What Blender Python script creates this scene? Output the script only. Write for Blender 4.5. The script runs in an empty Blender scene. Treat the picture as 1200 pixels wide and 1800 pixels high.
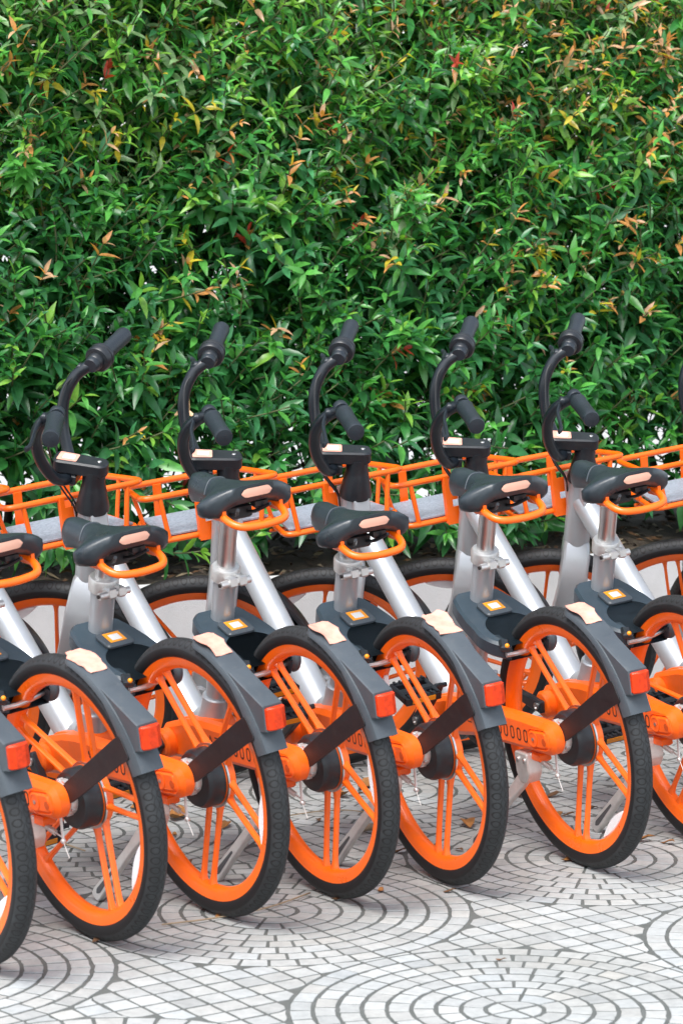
import bpy, math, random
import numpy as np
from mathutils import Vector as V, Matrix, Quaternion, noise
random.seed(7); rng = np.random.default_rng(11)
SC = bpy.context.scene
COL = SC.collection
rad = math.radians
# ------------------------------------------------------------------ camera, sky, sun, exposure
CAM_H = 1.498; CAM_PITCH = 6.607; FPX = 4885.0
cd = bpy.data.cameras.new('camera'); cam = bpy.data.objects.new('camera', cd); COL.objects.link(cam)
cd.sensor_fit = 'VERTICAL'; cd.sensor_height = 36.0; cd.lens = 36.0 * FPX / 1800.0
cd.clip_end = 500.0; cd.clip_start = 0.05
cam.location = (0, 0, CAM_H); cam.rotation_euler = (rad(90 - CAM_PITCH), 0, 0)
SC.camera = cam
cd.dof.use_dof = True; cd.dof.focus_distance = 6.6; cd.dof.aperture_fstop = 8.0

SUN_EL, SUN_AZ = 58.0, 205.0            # azimuth clockwise from +Y (north): the sun stands behind the camera, a little left
w = bpy.data.worlds.new('World'); SC.world = w; w.use_nodes = True
nt = w.node_tree; bg = nt.nodes['Background']
sky = nt.nodes.new('ShaderNodeTexSky'); sky.sky_type = 'NISHITA'; sky.sun_disc = False
sky.sun_elevation = rad(SUN_EL); sky.sun_rotation = rad(SUN_AZ)
sky.air_density = 1.0; sky.dust_density = 1.5; sky.ozone_density = 1.0; sky.altitude = 0
hs = nt.nodes.new('ShaderNodeHueSaturation'); hs.inputs['Saturation'].default_value = 0.42      # overcast: the whole sky greyed evenly
nt.links.new(sky.outputs[0], hs.inputs['Color']); nt.links.new(hs.outputs[0], bg.inputs[0]); bg.inputs[1].default_value = 0.15
sd = bpy.data.lights.new('sun', 'SUN'); sd.energy = 2.0; sd.angle = rad(32); sd.color = (1, 0.97, 0.93)
sun = bpy.data.objects.new('sun', sd); COL.objects.link(sun)
az, el = rad(SUN_AZ), rad(SUN_EL)
sun_dir = V((math.sin(az) * math.cos(el), math.cos(az) * math.cos(el), math.sin(el)))
sun.rotation_euler = (-sun_dir).to_track_quat('-Z', 'Y').to_euler(); sun.location = (0, -5, 12)
vs = SC.view_settings; vs.view_transform = 'Standard'; vs.look = 'None'; vs.gamma = 1.0; vs.use_curve_mapping = False
vs.exposure = 1.24
SC.cycles.max_bounces = 8; SC.cycles.use_denoising = True

# ------------------------------------------------------------------ materials
def mat(name, col, rough=0.5, metal=0.0, coat=0.0, spec=0.5, var=0.0, vscale=8.0, bump=0.0, bscale=200.0, alpha_tr=0.0, rvar=0.0, dirt=0.0):
    m = bpy.data.materials.new(name); m.use_nodes = True
    n = m.node_tree.nodes; L = m.node_tree.links; b = n['Principled BSDF']
    b.inputs['Base Color'].default_value = (*col, 1); b.inputs['Roughness'].default_value = rough
    b.inputs['Metallic'].default_value = metal; b.inputs['Coat Weight'].default_value = coat
    b.inputs['Coat Roughness'].default_value = 0.15; b.inputs['Specular IOR Level'].default_value = spec
    b.inputs['Transmission Weight'].default_value = alpha_tr
    if var or bump or rvar:
        tc = n.new('ShaderNodeTexCoord')
    if var or rvar:
        t = n.new('ShaderNodeTexNoise'); t.inputs['Scale'].default_value = vscale; t.inputs['Detail'].default_value = 8; t.inputs['Roughness'].default_value = 0.65
        L.new(tc.outputs['Object'], t.inputs['Vector'])
        oi = n.new('ShaderNodeObjectInfo'); t.noise_dimensions = '4D'; ml = n.new('ShaderNodeMath'); ml.operation = 'MULTIPLY'; ml.inputs[1].default_value = 37.0
        L.new(oi.outputs['Random'], ml.inputs[0]); L.new(ml.outputs[0], t.inputs['W'])
    if var:
        r = n.new('ShaderNodeMapRange'); r.inputs[1].default_value = 0.3; r.inputs[2].default_value = 0.7
        r.inputs[3].default_value = 1 - var; r.inputs[4].default_value = 1 + var
        L.new(t.outputs['Fac'], r.inputs[0])
        mx = n.new('ShaderNodeMix'); mx.data_type = 'RGBA'; mx.blend_type = 'MULTIPLY'; mx.inputs[0].default_value = 1
        mx.inputs[6].default_value = (*col, 1); L.new(r.outputs[0], mx.inputs[7]); cout = mx.outputs[2]
        if dirt:
            t4 = n.new('ShaderNodeTexNoise'); t4.noise_dimensions = '4D'; t4.inputs['Scale'].default_value = 55; t4.inputs['Detail'].default_value = 12; t4.inputs['Roughness'].default_value = 0.8
            L.new(tc.outputs['Object'], t4.inputs['Vector']); L.new(ml.outputs[0], t4.inputs['W'])
            r4 = n.new('ShaderNodeMapRange'); r4.inputs[1].default_value = 0.52; r4.inputs[2].default_value = 0.78; r4.inputs[3].default_value = 0; r4.inputs[4].default_value = dirt
            L.new(t4.outputs['Fac'], r4.inputs[0])
            m4 = n.new('ShaderNodeMix'); m4.data_type = 'RGBA'; L.new(r4.outputs[0], m4.inputs[0]); L.new(cout, m4.inputs[6]); m4.inputs[7].default_value = (0.30, 0.26, 0.21, 1); cout = m4.outputs[2]
        L.new(cout, b.inputs['Base Color'])
    if rvar:
        r2 = n.new('ShaderNodeMapRange'); r2.inputs[1].default_value = 0.35; r2.inputs[2].default_value = 0.65
        r2.inputs[3].default_value = max(0.02, rough - rvar); r2.inputs[4].default_value = rough + rvar
        L.new(t.outputs['Fac'], r2.inputs[0]); L.new(r2.outputs[0], b.inputs['Roughness'])
    if bump:
        t2 = n.new('ShaderNodeTexNoise'); t2.inputs['Scale'].default_value = bscale; t2.inputs['Detail'].default_value = 4
        L.new(tc.outputs['Object'], t2.inputs['Vector'])
        bp = n.new('ShaderNodeBump'); bp.inputs['Strength'].default_value = bump; bp.inputs['Distance'].default_value = 0.002
        L.new(t2.outputs['Fac'], bp.inputs['Height']); L.new(bp.outputs[0], b.inputs['Normal'])
    return m
ORANGE = mat('orange_paint', (0.94, 0.140, 0.002), 0.36, coat=0.2, dirt=0.16, var=0.09, vscale=14, rvar=0.1)
ORANGE_PL = mat('orange_plastic', (0.92, 0.125, 0.003), 0.38, var=0.10, vscale=20, rvar=0.08, bump=0.05, bscale=600, dirt=0.18)
SILVER = mat('silver_paint', (0.43, 0.45, 0.47), 0.36, metal=0.5, coat=0.15, dirt=0.12, var=0.05, vscale=10, rvar=0.08)
STEEL = mat('brushed_steel', (0.62, 0.61, 0.60), 0.33, metal=1.0, var=0.05, vscale=30, rvar=0.05)
CAST = mat('cast_alloy', (0.66, 0.65, 0.63), 0.42, metal=0.75, var=0.1, vscale=60, bump=0.2, bscale=500)
BLACKPL = mat('black_plastic', (0.011, 0.014, 0.018), 0.36, dirt=0.08, var=0.2, vscale=25, bump=0.12, bscale=900, rvar=0.08)
MATTBLK = mat('matt_black_steel', (0.008, 0.008, 0.010), 0.5, dirt=0.08, var=0.25, vscale=15, rvar=0.1)
GREYPL = mat('grey_plastic', (0.054, 0.066, 0.077), 0.38, dirt=0.14, var=0.15, vscale=12, bump=0.08, bscale=800, rvar=0.1)
SADDLE = mat('saddle_vinyl', (0.020, 0.029, 0.036), 0.33, dirt=0.06, var=0.15, vscale=18, bump=0.15, bscale=700, rvar=0.07)
GRIP = mat('grip_rubber', (0.014, 0.020, 0.027), 0.42, var=0.2, vscale=30, bump=0.4, bscale=420)
RED = mat('red_reflector', (0.60, 0.036, 0.002), 0.22, spec=0.35, bump=0.35, bscale=700, var=0.3, vscale=90)
PINK = mat('faded_sticker', (0.70, 0.33, 0.25), 0.5, var=0.22, vscale=45, dirt=0.12)
WHITE = mat('white_print', (0.66, 0.65, 0.63), 0.5, var=0.04, vscale=60)
PALEPINK = mat('pale_reflective_strip', (0.68, 0.37, 0.27), 0.45, var=0.05, vscale=60)
AMBER = mat('amber_reflector', (0.75, 0.26, 0.01), 0.2, coat=0.6, bump=0.3, bscale=400)
QRORANGE = mat('orange_print', (0.85, 0.30, 0.01), 0.4)
INK = mat('black_ink', (0.02, 0.014, 0.012), 0.5)
CLEAR = mat('clear_reflector', (0.82, 0.84, 0.86), 0.22, coat=0.6, bump=0.6, bscale=300)
BOARD = mat('basket_board', (0.25, 0.29, 0.34), 0.5, var=0.35, vscale=160, bump=0.3, bscale=300)
CABLE = mat('cable_sleeve', (0.012, 0.012, 0.013), 0.4)

def tyre_mat():
    m = bpy.data.materials.new('tyre_rubber'); m.use_nodes = True
    n = m.node_tree.nodes; L = m.node_tree.links; b = n['Principled BSDF']
    tc = n.new('ShaderNodeTexCoord'); sp = n.new('ShaderNodeSeparateXYZ'); L.new(tc.outputs['Object'], sp.inputs[0])
    def mth(op, a, bb=None, c=None):
        k = n.new('ShaderNodeMath'); k.operation = op
        for i, x in enumerate((a, bb, c)):
            if x is None: continue
            if isinstance(x, (int, float)): k.inputs[i].default_value = x
            else: L.new(x, k.inputs[i])
        return k.outputs[0]
    X, Y, Z = sp.outputs
    ang = mth('ARCTAN2', Z, X)
    u = mth('MULTIPLY', ang, 84 / (2 * math.pi))
    def horseshoe(shift, y0):
        a = mth('SUBTRACT', mth('FRACT', mth('ADD', u, shift + 200)), 0.5)
        bq = mth('MULTIPLY', mth('SUBTRACT', mth('ABSOLUTE', Y), y0), 46)
        r = mth('SQRT', mth('ADD', mth('MULTIPLY', a, a), mth('MULTIPLY', bq, bq)))
        d = mth('ABSOLUTE', mth('SUBTRACT', r, 0.33))
        return mth('LESS_THAN', d, 0.055)
    g1 = horseshoe(0.0, 0.0125)
    wav = mth('ABSOLUTE', mth('SUBTRACT', mth('ABSOLUTE', Y), mth('ADD', 0.0035, mth('MULTIPLY', mth('SINE', mth('MULTIPLY', ang, 84)), 0.0018))))
    g2 = mth('LESS_THAN', wav, 0.0008)
    rr = mth('SQRT', mth('ADD', mth('MULTIPLY', X, X), mth('MULTIPLY', Z, Z)))
    tread = mth('GREATER_THAN', rr, 0.278)
    ridge = mth('LESS_THAN', mth('ABSOLUTE', mth('SUBTRACT', rr, 0.2775)), 0.0008)
    groove = mth('MAXIMUM', mth('MULTIPLY', mth('MAXIMUM', g1, g2), tread), ridge)
    no = n.new('ShaderNodeTexNoise'); no.inputs['Scale'].default_value = 35; no.inputs['Detail'].default_value = 8
    L.new(tc.outputs['Object'], no.inputs['Vector'])
    # dusty tread: road dust sits on the running band
    cr = n.new('ShaderNodeMix'); cr.data_type = 'RGBA'
    cr.inputs[6].default_value = (0.004, 0.004, 0.005, 1); cr.inputs[7].default_value = (0.036, 0.040, 0.044, 1)
    ft = mth('MULTIPLY', mth('MULTIPLY', tread, no.outputs['Fac']), 1.0)
    L.new(ft, cr.inputs[0])
    c2 = n.new('ShaderNodeMix'); c2.data_type = 'RGBA'; L.new(cr.outputs[2], c2.inputs[6]); c2.inputs[7].default_value = (0.004, 0.004, 0.004, 1)
    L.new(groove, c2.inputs[0]); L.new(c2.outputs[2], b.inputs['Base Color'])
    b.inputs['Roughness'].default_value = 0.62
    bp = n.new('ShaderNodeBump'); bp.inputs['Strength'].default_value = 0.9; bp.inputs['Distance'].default_value = 0.002
    hh = mth('ADD', mth('MULTIPLY', groove, -1.0), mth('MULTIPLY', no.outputs['Fac'], 0.1))
    L.new(hh, bp.inputs['Height']); L.new(bp.outputs[0], b.inputs['Normal'])
    return m
TYRE = tyre_mat()

def stone_mat(name, c0, c1, scale, rough=0.85, bump=0.4, tone=True, stain=0.0):
    m = bpy.data.materials.new(name); m.use_nodes = True
    n = m.node_tree.nodes; L = m.node_tree.links; b = n['Principled BSDF']; b.inputs['Roughness'].default_value = rough
    g = n.new('ShaderNodeNewGeometry')
    t = n.new('ShaderNodeTexNoise'); t.inputs['Scale'].default_value = scale; t.inputs['Detail'].default_value = 10; t.inputs['Roughness'].default_value = 0.7
    L.new(g.outputs['Position'], t.inputs['Vector'])
    mx = n.new('ShaderNodeMix'); mx.data_type = 'RGBA'; mx.inputs[6].default_value = (*c0, 1); mx.inputs[7].default_value = (*c1, 1)
    r = n.new('ShaderNodeMapRange'); r.inputs[1].default_value = 0.3; r.inputs[2].default_value = 0.7; L.new(t.outputs['Fac'], r.inputs[0]); L.new(r.outputs[0], mx.inputs[0])
    out = mx.outputs[2]
    if tone:
        at = n.new('ShaderNodeAttribute'); at.attribute_name = 'Col'
        m2 = n.new('ShaderNodeMix'); m2.data_type = 'RGBA'; m2.blend_type = 'MULTIPLY'; m2.inputs[0].default_value = 1
        L.new(out, m2.inputs[6]); L.new(at.outputs['Color'], m2.inputs[7]); out = m2.outputs[2]
    if stain:
        t3 = n.new('ShaderNodeTexNoise'); t3.inputs['Scale'].default_value = 2.2; t3.inputs['Detail'].default_value = 6; t3.inputs['Distortion'].default_value = 0.6
        L.new(g.outputs['Position'], t3.inputs['Vector'])
        r3 = n.new('ShaderNodeMapRange'); r3.inputs[1].default_value = 0.48; r3.inputs[2].default_value = 0.75; r3.inputs[3].default_value = 0; r3.inputs[4].default_value = stain
        L.new(t3.outputs['Fac'], r3.inputs[0])
        m3 = n.new('ShaderNodeMix'); m3.data_type = 'RGBA'; m3.blend_type = 'MULTIPLY'; L.new(r3.outputs[0], m3.inputs[0]); L.new(out, m3.inputs[6])
        m3.inputs[7].default_value = (0.62, 0.60, 0.55, 1); out = m3.outputs[2]
    L.new(out, b.inputs['Base Color'])
    t2 = n.new('ShaderNodeTexNoise'); t2.inputs['Scale'].default_value = 260; t2.inputs['Detail'].default_value = 4; L.new(g.outputs['Position'], t2.inputs['Vector'])
    bp = n.new('ShaderNodeBump'); bp.inputs['Strength'].default_value = bump; bp.inputs['Distance'].default_value = 0.003
    L.new(t2.outputs['Fac'], bp.inputs['Height']); L.new(bp.outputs[0], b.inputs['Normal'])
    return m
SETT = stone_mat('sett_concrete', (0.30, 0.312, 0.306), (0.415, 0.427, 0.42), 38, stain=0.55)
MORTAR = stone_mat('joint_mortar', (0.070, 0.078, 0.073), (0.125, 0.133, 0.126), 24, tone=False)
FARGROUND = stone_mat('plain_paving', (0.34, 0.34, 0.33), (0.46, 0.46, 0.45), 3, tone=False, stain=0.4)
CONCRETE = stone_mat('planter_concrete', (0.47, 0.48, 0.48), (0.56, 0.565, 0.565), 7, tone=False, stain=0.35)
SOIL = stone_mat('planter_soil', (0.035, 0.026, 0.018), (0.095, 0.070, 0.048), 30, rough=0.95, bump=1.0, tone=False)
BARK = mat('bark', (0.045, 0.032, 0.022), 0.85, var=0.4, vscale=40, bump=0.8, bscale=150)
DRYLEAF = mat('dry_leaf', (0.30, 0.13, 0.035), 0.6, var=0.35, vscale=60)
DRYLEAF2 = mat('brown_leaf', (0.13, 0.065, 0.03), 0.65, var=0.35, vscale=60)
TWIGM = mat('dry_twig', (0.30, 0.23, 0.15), 0.7, var=0.2, vscale=60)

def leaf_mat():
    m = bpy.data.materials.new('hedge_leaf'); m.use_nodes = True
    n = m.node_tree.nodes; L = m.node_tree.links; b = n['Principled BSDF']; out = n['Material Output']
    at = n.new('ShaderNodeAttribute'); at.attribute_name = 'Col'
    g = n.new('ShaderNodeNewGeometry')
    t = n.new('ShaderNodeTexNoise'); t.inputs['Scale'].default_value = 45; t.inputs['Detail'].default_value = 3; L.new(g.outputs['Position'], t.inputs['Vector'])
    r = n.new('ShaderNodeMapRange'); r.inputs[1].default_value = 0.3; r.inputs[2].default_value = 0.7; r.inputs[3].default_value = 0.75; r.inputs[4].default_value = 1.25; L.new(t.outputs['Fac'], r.inputs[0])
    mx = n.new('ShaderNodeMix'); mx.data_type = 'RGBA'; mx.blend_type = 'MULTIPLY'; mx.inputs[0].default_value = 1
    L.new(at.outputs['Color'], mx.inputs[6]); L.new(r.outputs[0], mx.inputs[7])
    L.new(mx.outputs[2], b.inputs['Base Color']); b.inputs['Roughness'].default_value = 0.32; b.inputs['Specular IOR Level'].default_value = 0.6
    tr = n.new('ShaderNodeBsdfTranslucent'); m2 = n.new('ShaderNodeMix'); m2.data_type = 'RGBA'; m2.blend_type = 'MULTIPLY'; m2.inputs[0].default_value = 1
    L.new(mx.outputs[2], m2.inputs[6]); m2.inputs[7].default_value = (1.3, 1.35, 0.6, 1); L.new(m2.outputs[2], tr.inputs[0])
    ms = n.new('ShaderNodeMixShader'); ms.inputs[0].default_value = 0.4
    L.new(b.outputs[0], ms.inputs[1]); L.new(tr.outputs[0], ms.inputs[2]); L.new(ms.outputs[0], out.inputs[0])
    return m
LEAF = leaf_mat()

# ------------------------------------------------------------------ mesh helpers
class MB:
    def __init__(s): s.v = []; s.f = []; s.m = []
    def add(s, vs, fs, mi=0):
        o = len(s.v); s.v += [tuple(x) for x in vs]
        for f in fs: s.f.append([i + o for i in f]); s.m.append(mi)
        return s
    def mesh(s, name, mats, angle=38):
        me = bpy.data.meshes.new(name); me.from_pydata(s.v, [], s.f); me.validate()
        for m in (mats if isinstance(mats, (list, tuple)) else [mats]): me.materials.append(m)
        if len(me.polygons) == len(s.m): me.polygons.foreach_set('material_index', s.m)
        me.polygons.foreach_set('use_smooth', [True] * len(me.polygons))
        if angle < 180: me.set_sharp_from_angle(angle=rad(angle))
        me.update(); return me
def link(name, data, parent=None, matrix=None):
    o = bpy.data.objects.new(name, data); COL.objects.link(o)
    if parent is not None: o.parent = parent
    if matrix is not None: o.matrix_local = matrix
    return o
def frame_of(d):
    d = V(d).normalized(); a = V((0, 0, 1)) if abs(d.z) < 0.9 else V((1, 0, 0))
    u = a.cross(d).normalized(); return u, d.cross(u).normalized(), d
def tube(mb, pts, r, n=10, closed=False, cap=True, mi=0, flat=1.0, up=None):
    P = [V(p) for p in pts]; k = len(P); R = list(r) if isinstance(r, (list, tuple)) else [r] * k
    T = []
    for i in range(k):
        a = P[(i - 1) % k] if (closed or i > 0) else P[i]; b = P[(i + 1) % k] if (closed or i < k - 1) else P[i]
        T.append((b - a).normalized())
    u = frame_of(T[0])[0] if up is None else (V(up) - T[0] * V(up).dot(T[0])).normalized()
    vs = []; 
    for i in range(k):
        u = (u - T[i] * u.dot(T[i])).normalized(); w_ = T[i].cross(u)
        for j in range(n):
            a = 2 * math.pi * j / n
            vs.append(P[i] + (u * math.cos(a) + w_ * math.sin(a) * flat) * R[i])
    fs = []
    for i in range(k if closed else k - 1):
        i2 = (i + 1) % k
        for j in range(n):
            j2 = (j + 1) % n; fs.append((i * n + j, i * n + j2, i2 * n + j2, i2 * n + j))
    if cap and not closed: fs.append(tuple(range(n - 1, -1, -1))); fs.append(tuple((k - 1) * n + j for j in range(n)))
    return mb.add(vs, fs, mi)
def smooth_path(pts, seg=6):
    P = [V(p) for p in pts]; P = [P[0] * 2 - P[1]] + P + [P[-1] * 2 - P[-2]]; out = []
    for i in range(1, len(P) - 2):
        for s in range(seg):
            t = s / seg; a, b, c, d = P[i - 1], P[i], P[i + 1], P[i + 2]
            out.append(0.5 * (2 * b + (c - a) * t + (2 * a - 5 * b + 4 * c - d) * t * t + (3 * b - a - 3 * c + d) * t ** 3))
    out.append(P[-2]); return out
def fillet(pts, r, seg=4, closed=False):
    P = [V(p) for p in pts]; k = len(P); out = []
    for i in range(k):
        if not closed and i in (0, k - 1): out.append(P[i]); continue
        a = P[(i - 1) % k] - P[i]; b = P[(i + 1) % k] - P[i]
        q = min(r, a.length * 0.48, b.length * 0.48); A = P[i] + a.normalized() * q; B = P[i] + b.normalized() * q
        for s in range(seg + 1):
            t = s / seg; out.append(A * (1 - t) ** 2 + P[i] * 2 * t * (1 - t) + B * t * t)
    return out
def lathe(mb, prof, org, axis, n=24, mi=0, cap=True):
    u, w_, d = frame_of(axis); org = V(org); vs = []; k = len(prof)
    for (r, h) in prof:
        for j in range(n):
            a = 2 * math.pi * j / n; vs.append(org + d * h + (u * math.cos(a) + w_ * math.sin(a)) * r)
    fs = [(i * n + j, i * n + (j + 1) % n, (i + 1) * n + (j + 1) % n, (i + 1) * n + j) for i in range(k - 1) for j in range(n)]
    if cap:
        if prof[0][0] > 1e-5: fs.append(tuple(range(n - 1, -1, -1)))
        if prof[-1][0] > 1e-5: fs.append(tuple((k - 1) * n + j for j in range(n)))
    return mb.add(vs, fs, mi)
def ring_y(mb, prof, n=72, mi=0, c=(0, 0, 0)):
    # closed profile [(r, y)] swept round the y axis
    vs = []; k = len(prof)
    for j in range(n):
        a = 2 * math.pi * j / n
        for (r, y) in prof: vs.append((c[0] + r * math.cos(a), c[1] + y, c[2] + r * math.sin(a)))
    fs = [(j * k + i, j * k + (i + 1) % k, ((j + 1) % n) * k + (i + 1) % k, ((j + 1) % n) * k + i) for j in range(n) for i in range(k)]
    return mb.add(vs, fs, mi)
def inset(poly, d):
    k = len(poly); out = []
    for i in range(k):
        a = V(poly[i]) - V(poly[i - 1]); b = V(poly[(i + 1) % k]) - V(poly[i])
        n1 = V((-a.y, a.x)).normalized() if a.length > 1e-9 else V((0, 0)); n2 = V((-b.y, b.x)).normalized() if b.length > 1e-9 else n1
        m = (n1 + n2); m = m.normalized() if m.length > 1e-6 else n1
        c = max(0.5, m.dot(n1)); out.append(V(poly[i]) + m * (d / c))
    return out
def area2(poly): return sum(poly[i - 1][0] * poly[i][1] - poly[i][0] * poly[i - 1][1] for i in range(len(poly)))
def prism(mb, poly, M4, h0, h1, bev=0.002, mi=0):
    # poly in the (x,y) plane of M4, extruded along its z from h0 to h1 with small chamfers
    poly = [V((p[0], p[1])) for p in poly]
    if area2(poly) < 0: poly = poly[::-1]
    k = len(poly); ins = inset(poly, bev)
    rings = [(ins, h0), (poly, h0 + bev), (poly, h1 - bev), (ins, h1)]
    vs = [M4 @ V((p.x, p.y, h)) for pl, h in rings for p in pl]
    fs = [tuple(range(k - 1, -1, -1)), tuple(3 * k + j for j in range(k))]
    for i in range(3):
        for j in range(k): fs.append((i * k + j, i * k + (j + 1) % k, (i + 1) * k + (j + 1) % k, (i + 1) * k + j))
    return mb.add(vs, fs, mi)
def rpoly(pts, r, seg=4): return [(p.x, p.y) for p in fillet([(a[0], a[1], 0) for a in pts], r, seg, True)]
def mat_cols(x, y, z, o): 
    return Matrix(((x[0], y[0], z[0], o[0]), (x[1], y[1], z[1], o[1]), (x[2], y[2], z[2], o[2]), (0, 0, 0, 1)))
XZ = mat_cols((1, 0, 0), (0, 0, 1), (0, -1, 0), (0, 0, 0))      # poly (x,z), extruded along -y
XZP = mat_cols((1, 0, 0), (0, 0, 1), (0, 1, 0), (0, 0, 0))      # poly (x,z), extruded along +y (mirrored winding, fixed below)
def side(mb, poly, y0, y1, bev=0.002, mi=0): return prism(mb, poly, XZ, -y1, -y0, bev, mi)
def box(mb, c, s, rot=None, bev=0.002, mi=0):
    M4 = Matrix.Translation(V(c)) @ (rot.to_4x4() if rot is not None else Matrix.Identity(4))
    a, b = s[0] / 2, s[1] / 2; prism(mb, [(-a, -b), (a, -b), (a, b), (-a, b)], M4, -s[2] / 2, s[2] / 2, bev, mi); return mb
def sphere(mb, c, r, sx=1, sy=1, sz=1, n=12, mi=0):
    prof = [(max(1e-6, r * math.sin(math.pi * i / 8)), -r * math.cos(math.pi * i / 8)) for i in range(9)]
    tmp = MB(); lathe(tmp, prof, (0, 0, 0), (0, 0, 1), n, cap=False)
    mb.add([(c[0] + x * sx, c[1] + y * sy, c[2] + z * sz) for x, y, z in tmp.v], tmp.f, mi); return mb

# ------------------------------------------------------------------ the ground
def tag(o, label=None, cat=None, group=None, kind=None):
    if label: o['label'] = label
    if cat: o['category'] = cat
    if group: o['group'] = group
    if kind: o['kind'] = kind
    return o
def sheet(name, pts, z, m):
    me = bpy.data.meshes.new(name); me.from_pydata([(x, y, z) for x, y in pts], [], [tuple(range(len(pts)))]); me.materials.append(m)
    return link(name, me)
tag(sheet('ground', [(-150, -150), (150, -150), (150, 150), (-150, 150)], -0.012, FARGROUND), kind='structure')
WA = rad(27.0); WP = V((0.504, 8.087)); WD = V((math.cos(WA), math.sin(WA))); WN = V((-math.sin(WA), math.cos(WA)))   # planter wall foot line
def wxy(s, t): p = WP + WD * s + WN * t; return p.x, p.y
pave = sheet('pavement', [wxy(-6, 0.05), wxy(7, 0.05), wxy(7, -6.5), wxy(-6, -6.5)][::-1], -0.0014, MORTAR); tag(pave, kind='structure')

GO = V((-0.1448, 5.6809)); GA = rad(33.26); GS = 0.8454
GU = V((math.cos(GA), math.sin(GA))); GV = V((math.sin(GA), -math.cos(GA)))
setts = []                                   # 2D polygons (world xy)
JW = 0.0050
RINGS = 8; r0 = 0.054; dr = (GS / 2 * 0.985 - r0) / RINGS
def build_setts():
    for i in range(-4, 6):
        for j in range(-4, 4):
            c = GO + GU * (i * GS) + GV * (j * GS)
            if not (-3.2 < c.x < 4.2 and 3.4 < c.y < 9.8): continue
            for q in range(4):                # innermost disc, cut by the two slab seams
                a0 = GA + q * math.pi / 2 + 0.07; a1 = GA + (q + 1) * math.pi / 2 - 0.07
                setts.append([c + V((math.cos(GA + (q + .5) * math.pi / 2), math.sin(GA + (q + .5) * math.pi / 2))) * 0.007] + [c + V((math.cos(a0 + (a1 - a0) * s / 4), math.sin(a0 + (a1 - a0) * s / 4))) * (r0 - JW) for s in range(5)])
            for k in range(RINGS):
                ra, rb = r0 + dr * k + JW * 0.95, r0 + dr * (k + 1) - JW * 0.75; rm = (ra + rb) / 2
                nq = max(2, round(rm * math.pi / 2 / 0.054))       # per quadrant
                for q in range(4):
                    for s in range(nq):
                        h = math.pi / 2 / nq; off = 0
                        a0 = GA + q * math.pi / 2 + s * h + JW * 0.68 / rm; a1 = GA + q * math.pi / 2 + (s + 1) * h - JW * 0.68 / rm
                        m = 3
                        P = [c + V((math.cos(a0 + (a1 - a0) * t / m), math.sin(a0 + (a1 - a0) * t / m))) * ra for t in range(m + 1)]
                        P += [c + V((math.cos(a1 + (a0 - a1) * t / m), math.sin(a1 + (a0 - a1) * t / m))) * rb for t in range(m + 1)]
                        setts.append(P[::-1])
            # the curved diamond between four circles
            R8 = r0 + dr * RINGS + JW; nn = 15; st = GS / nn
            for a in range(nn):
                for b in range(nn):
                    loc = [(a * st + JW * .8, b * st + JW * .8), ((a + 1) * st - JW * .8, b * st + JW * .8), ((a + 1) * st - JW * .8, (b + 1) * st - JW * .8), (a * st + JW * .8, (b + 1) * st - JW * .8)]
                    mx, my = (a + .5) * st, (b + .5) * st
                    P = []; ok = True; ins = 0
                    for cc in ((0, 0), (GS, 0), (0, GS), (GS, GS)):
                        if math.hypot(mx - cc[0], my - cc[1]) < R8 - 0.012: ok = False
                    if not ok: continue
                    dense = [(loc[e][0] + (loc[(e + 1) % 4][0] - loc[e][0]) * t / 2, loc[e][1] + (loc[(e + 1) % 4][1] - loc[e][1]) * t / 2) for e in range(4) for t in range(2)]
                    for (x, y) in dense:
                        for cc in ((0, 0), (GS, 0), (0, GS), (GS, GS)):
                            d = math.hypot(x - cc[0], y - cc[1])
                            if d < R8: x, y = cc[0] + (x - cc[0]) * R8 / d, cc[1] + (y - cc[1]) * R8 / d
                        P.append(c + GU * x + GV * y)
                    setts.append(P)
build_setts()
def sett_geo(P):
    P = [V(p) + V((random.gauss(0, .0007), random.gauss(0, .0007))) for p in P]
    if area2(P) < 0: P = P[::-1]
    c = sum(P, V((0, 0))) / len(P)
    z = abs(random.gauss(0, 0.0004)); tx, ty = random.gauss(0, .004), random.gauss(0, .004)
    top = inset(P, 0.0012); zf = lambda p: z + (p.x - c.x) * tx + (p.y - c.y) * ty
    k = len(P); vs = [(p.x, p.y, -0.011) for p in P] + [(p.x, p.y, zf(p) - 0.0007) for p in P] + [(p.x, p.y, zf(p)) for p in top]
    fs = [tuple(2 * k + i for i in range(k))]
    for r in range(2):
        for i in range(k): fs.append((r * k + i, r * k + (i + 1) % k, (r + 1) * k + (i + 1) % k, (r + 1) * k + i))
    g = max(0.72, min(1.15, random.gauss(1.0, 0.065))); w_ = random.gauss(0, 0.012)
    return vs, fs, (g * (1 + w_), g, g * (1 - w_), 1), c
def px_of(p):
    cp, sp_ = math.cos(rad(CAM_PITCH)), math.sin(rad(CAM_PITCH))
    x, y, z = p[0], p[1], p[2] - CAM_H; d = y * cp - z * sp_; v_ = y * sp_ + z * cp
    return 600 + FPX * x / d, 900 - FPX * v_ / d, d
def set_col(me, cols):
    at = me.color_attributes.new('Col', 'FLOAT_COLOR', 'POINT'); at.data.foreach_set('color', np.asarray(cols, dtype=np.float32).ravel())
geos = []
for P in setts:
    c = sum((V(p) for p in P), V((0, 0))) / len(P)
    if (c - WP).dot(WN) > 0.02 or (c - WP).dot(WN) < -5.2: continue
    if not (-2.6 < c.x < 3.4): continue
    g = sett_geo(P); u_, v_, d = px_of((c.x, c.y, 0))
    seen = 15 < u_ < 1185 and 1400 < v_ < 1790 and abs(area2(P)) > 0.0035
    geos.append((-v_ if seen else 1e6, g))
geos.sort(key=lambda t: t[0])
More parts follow.
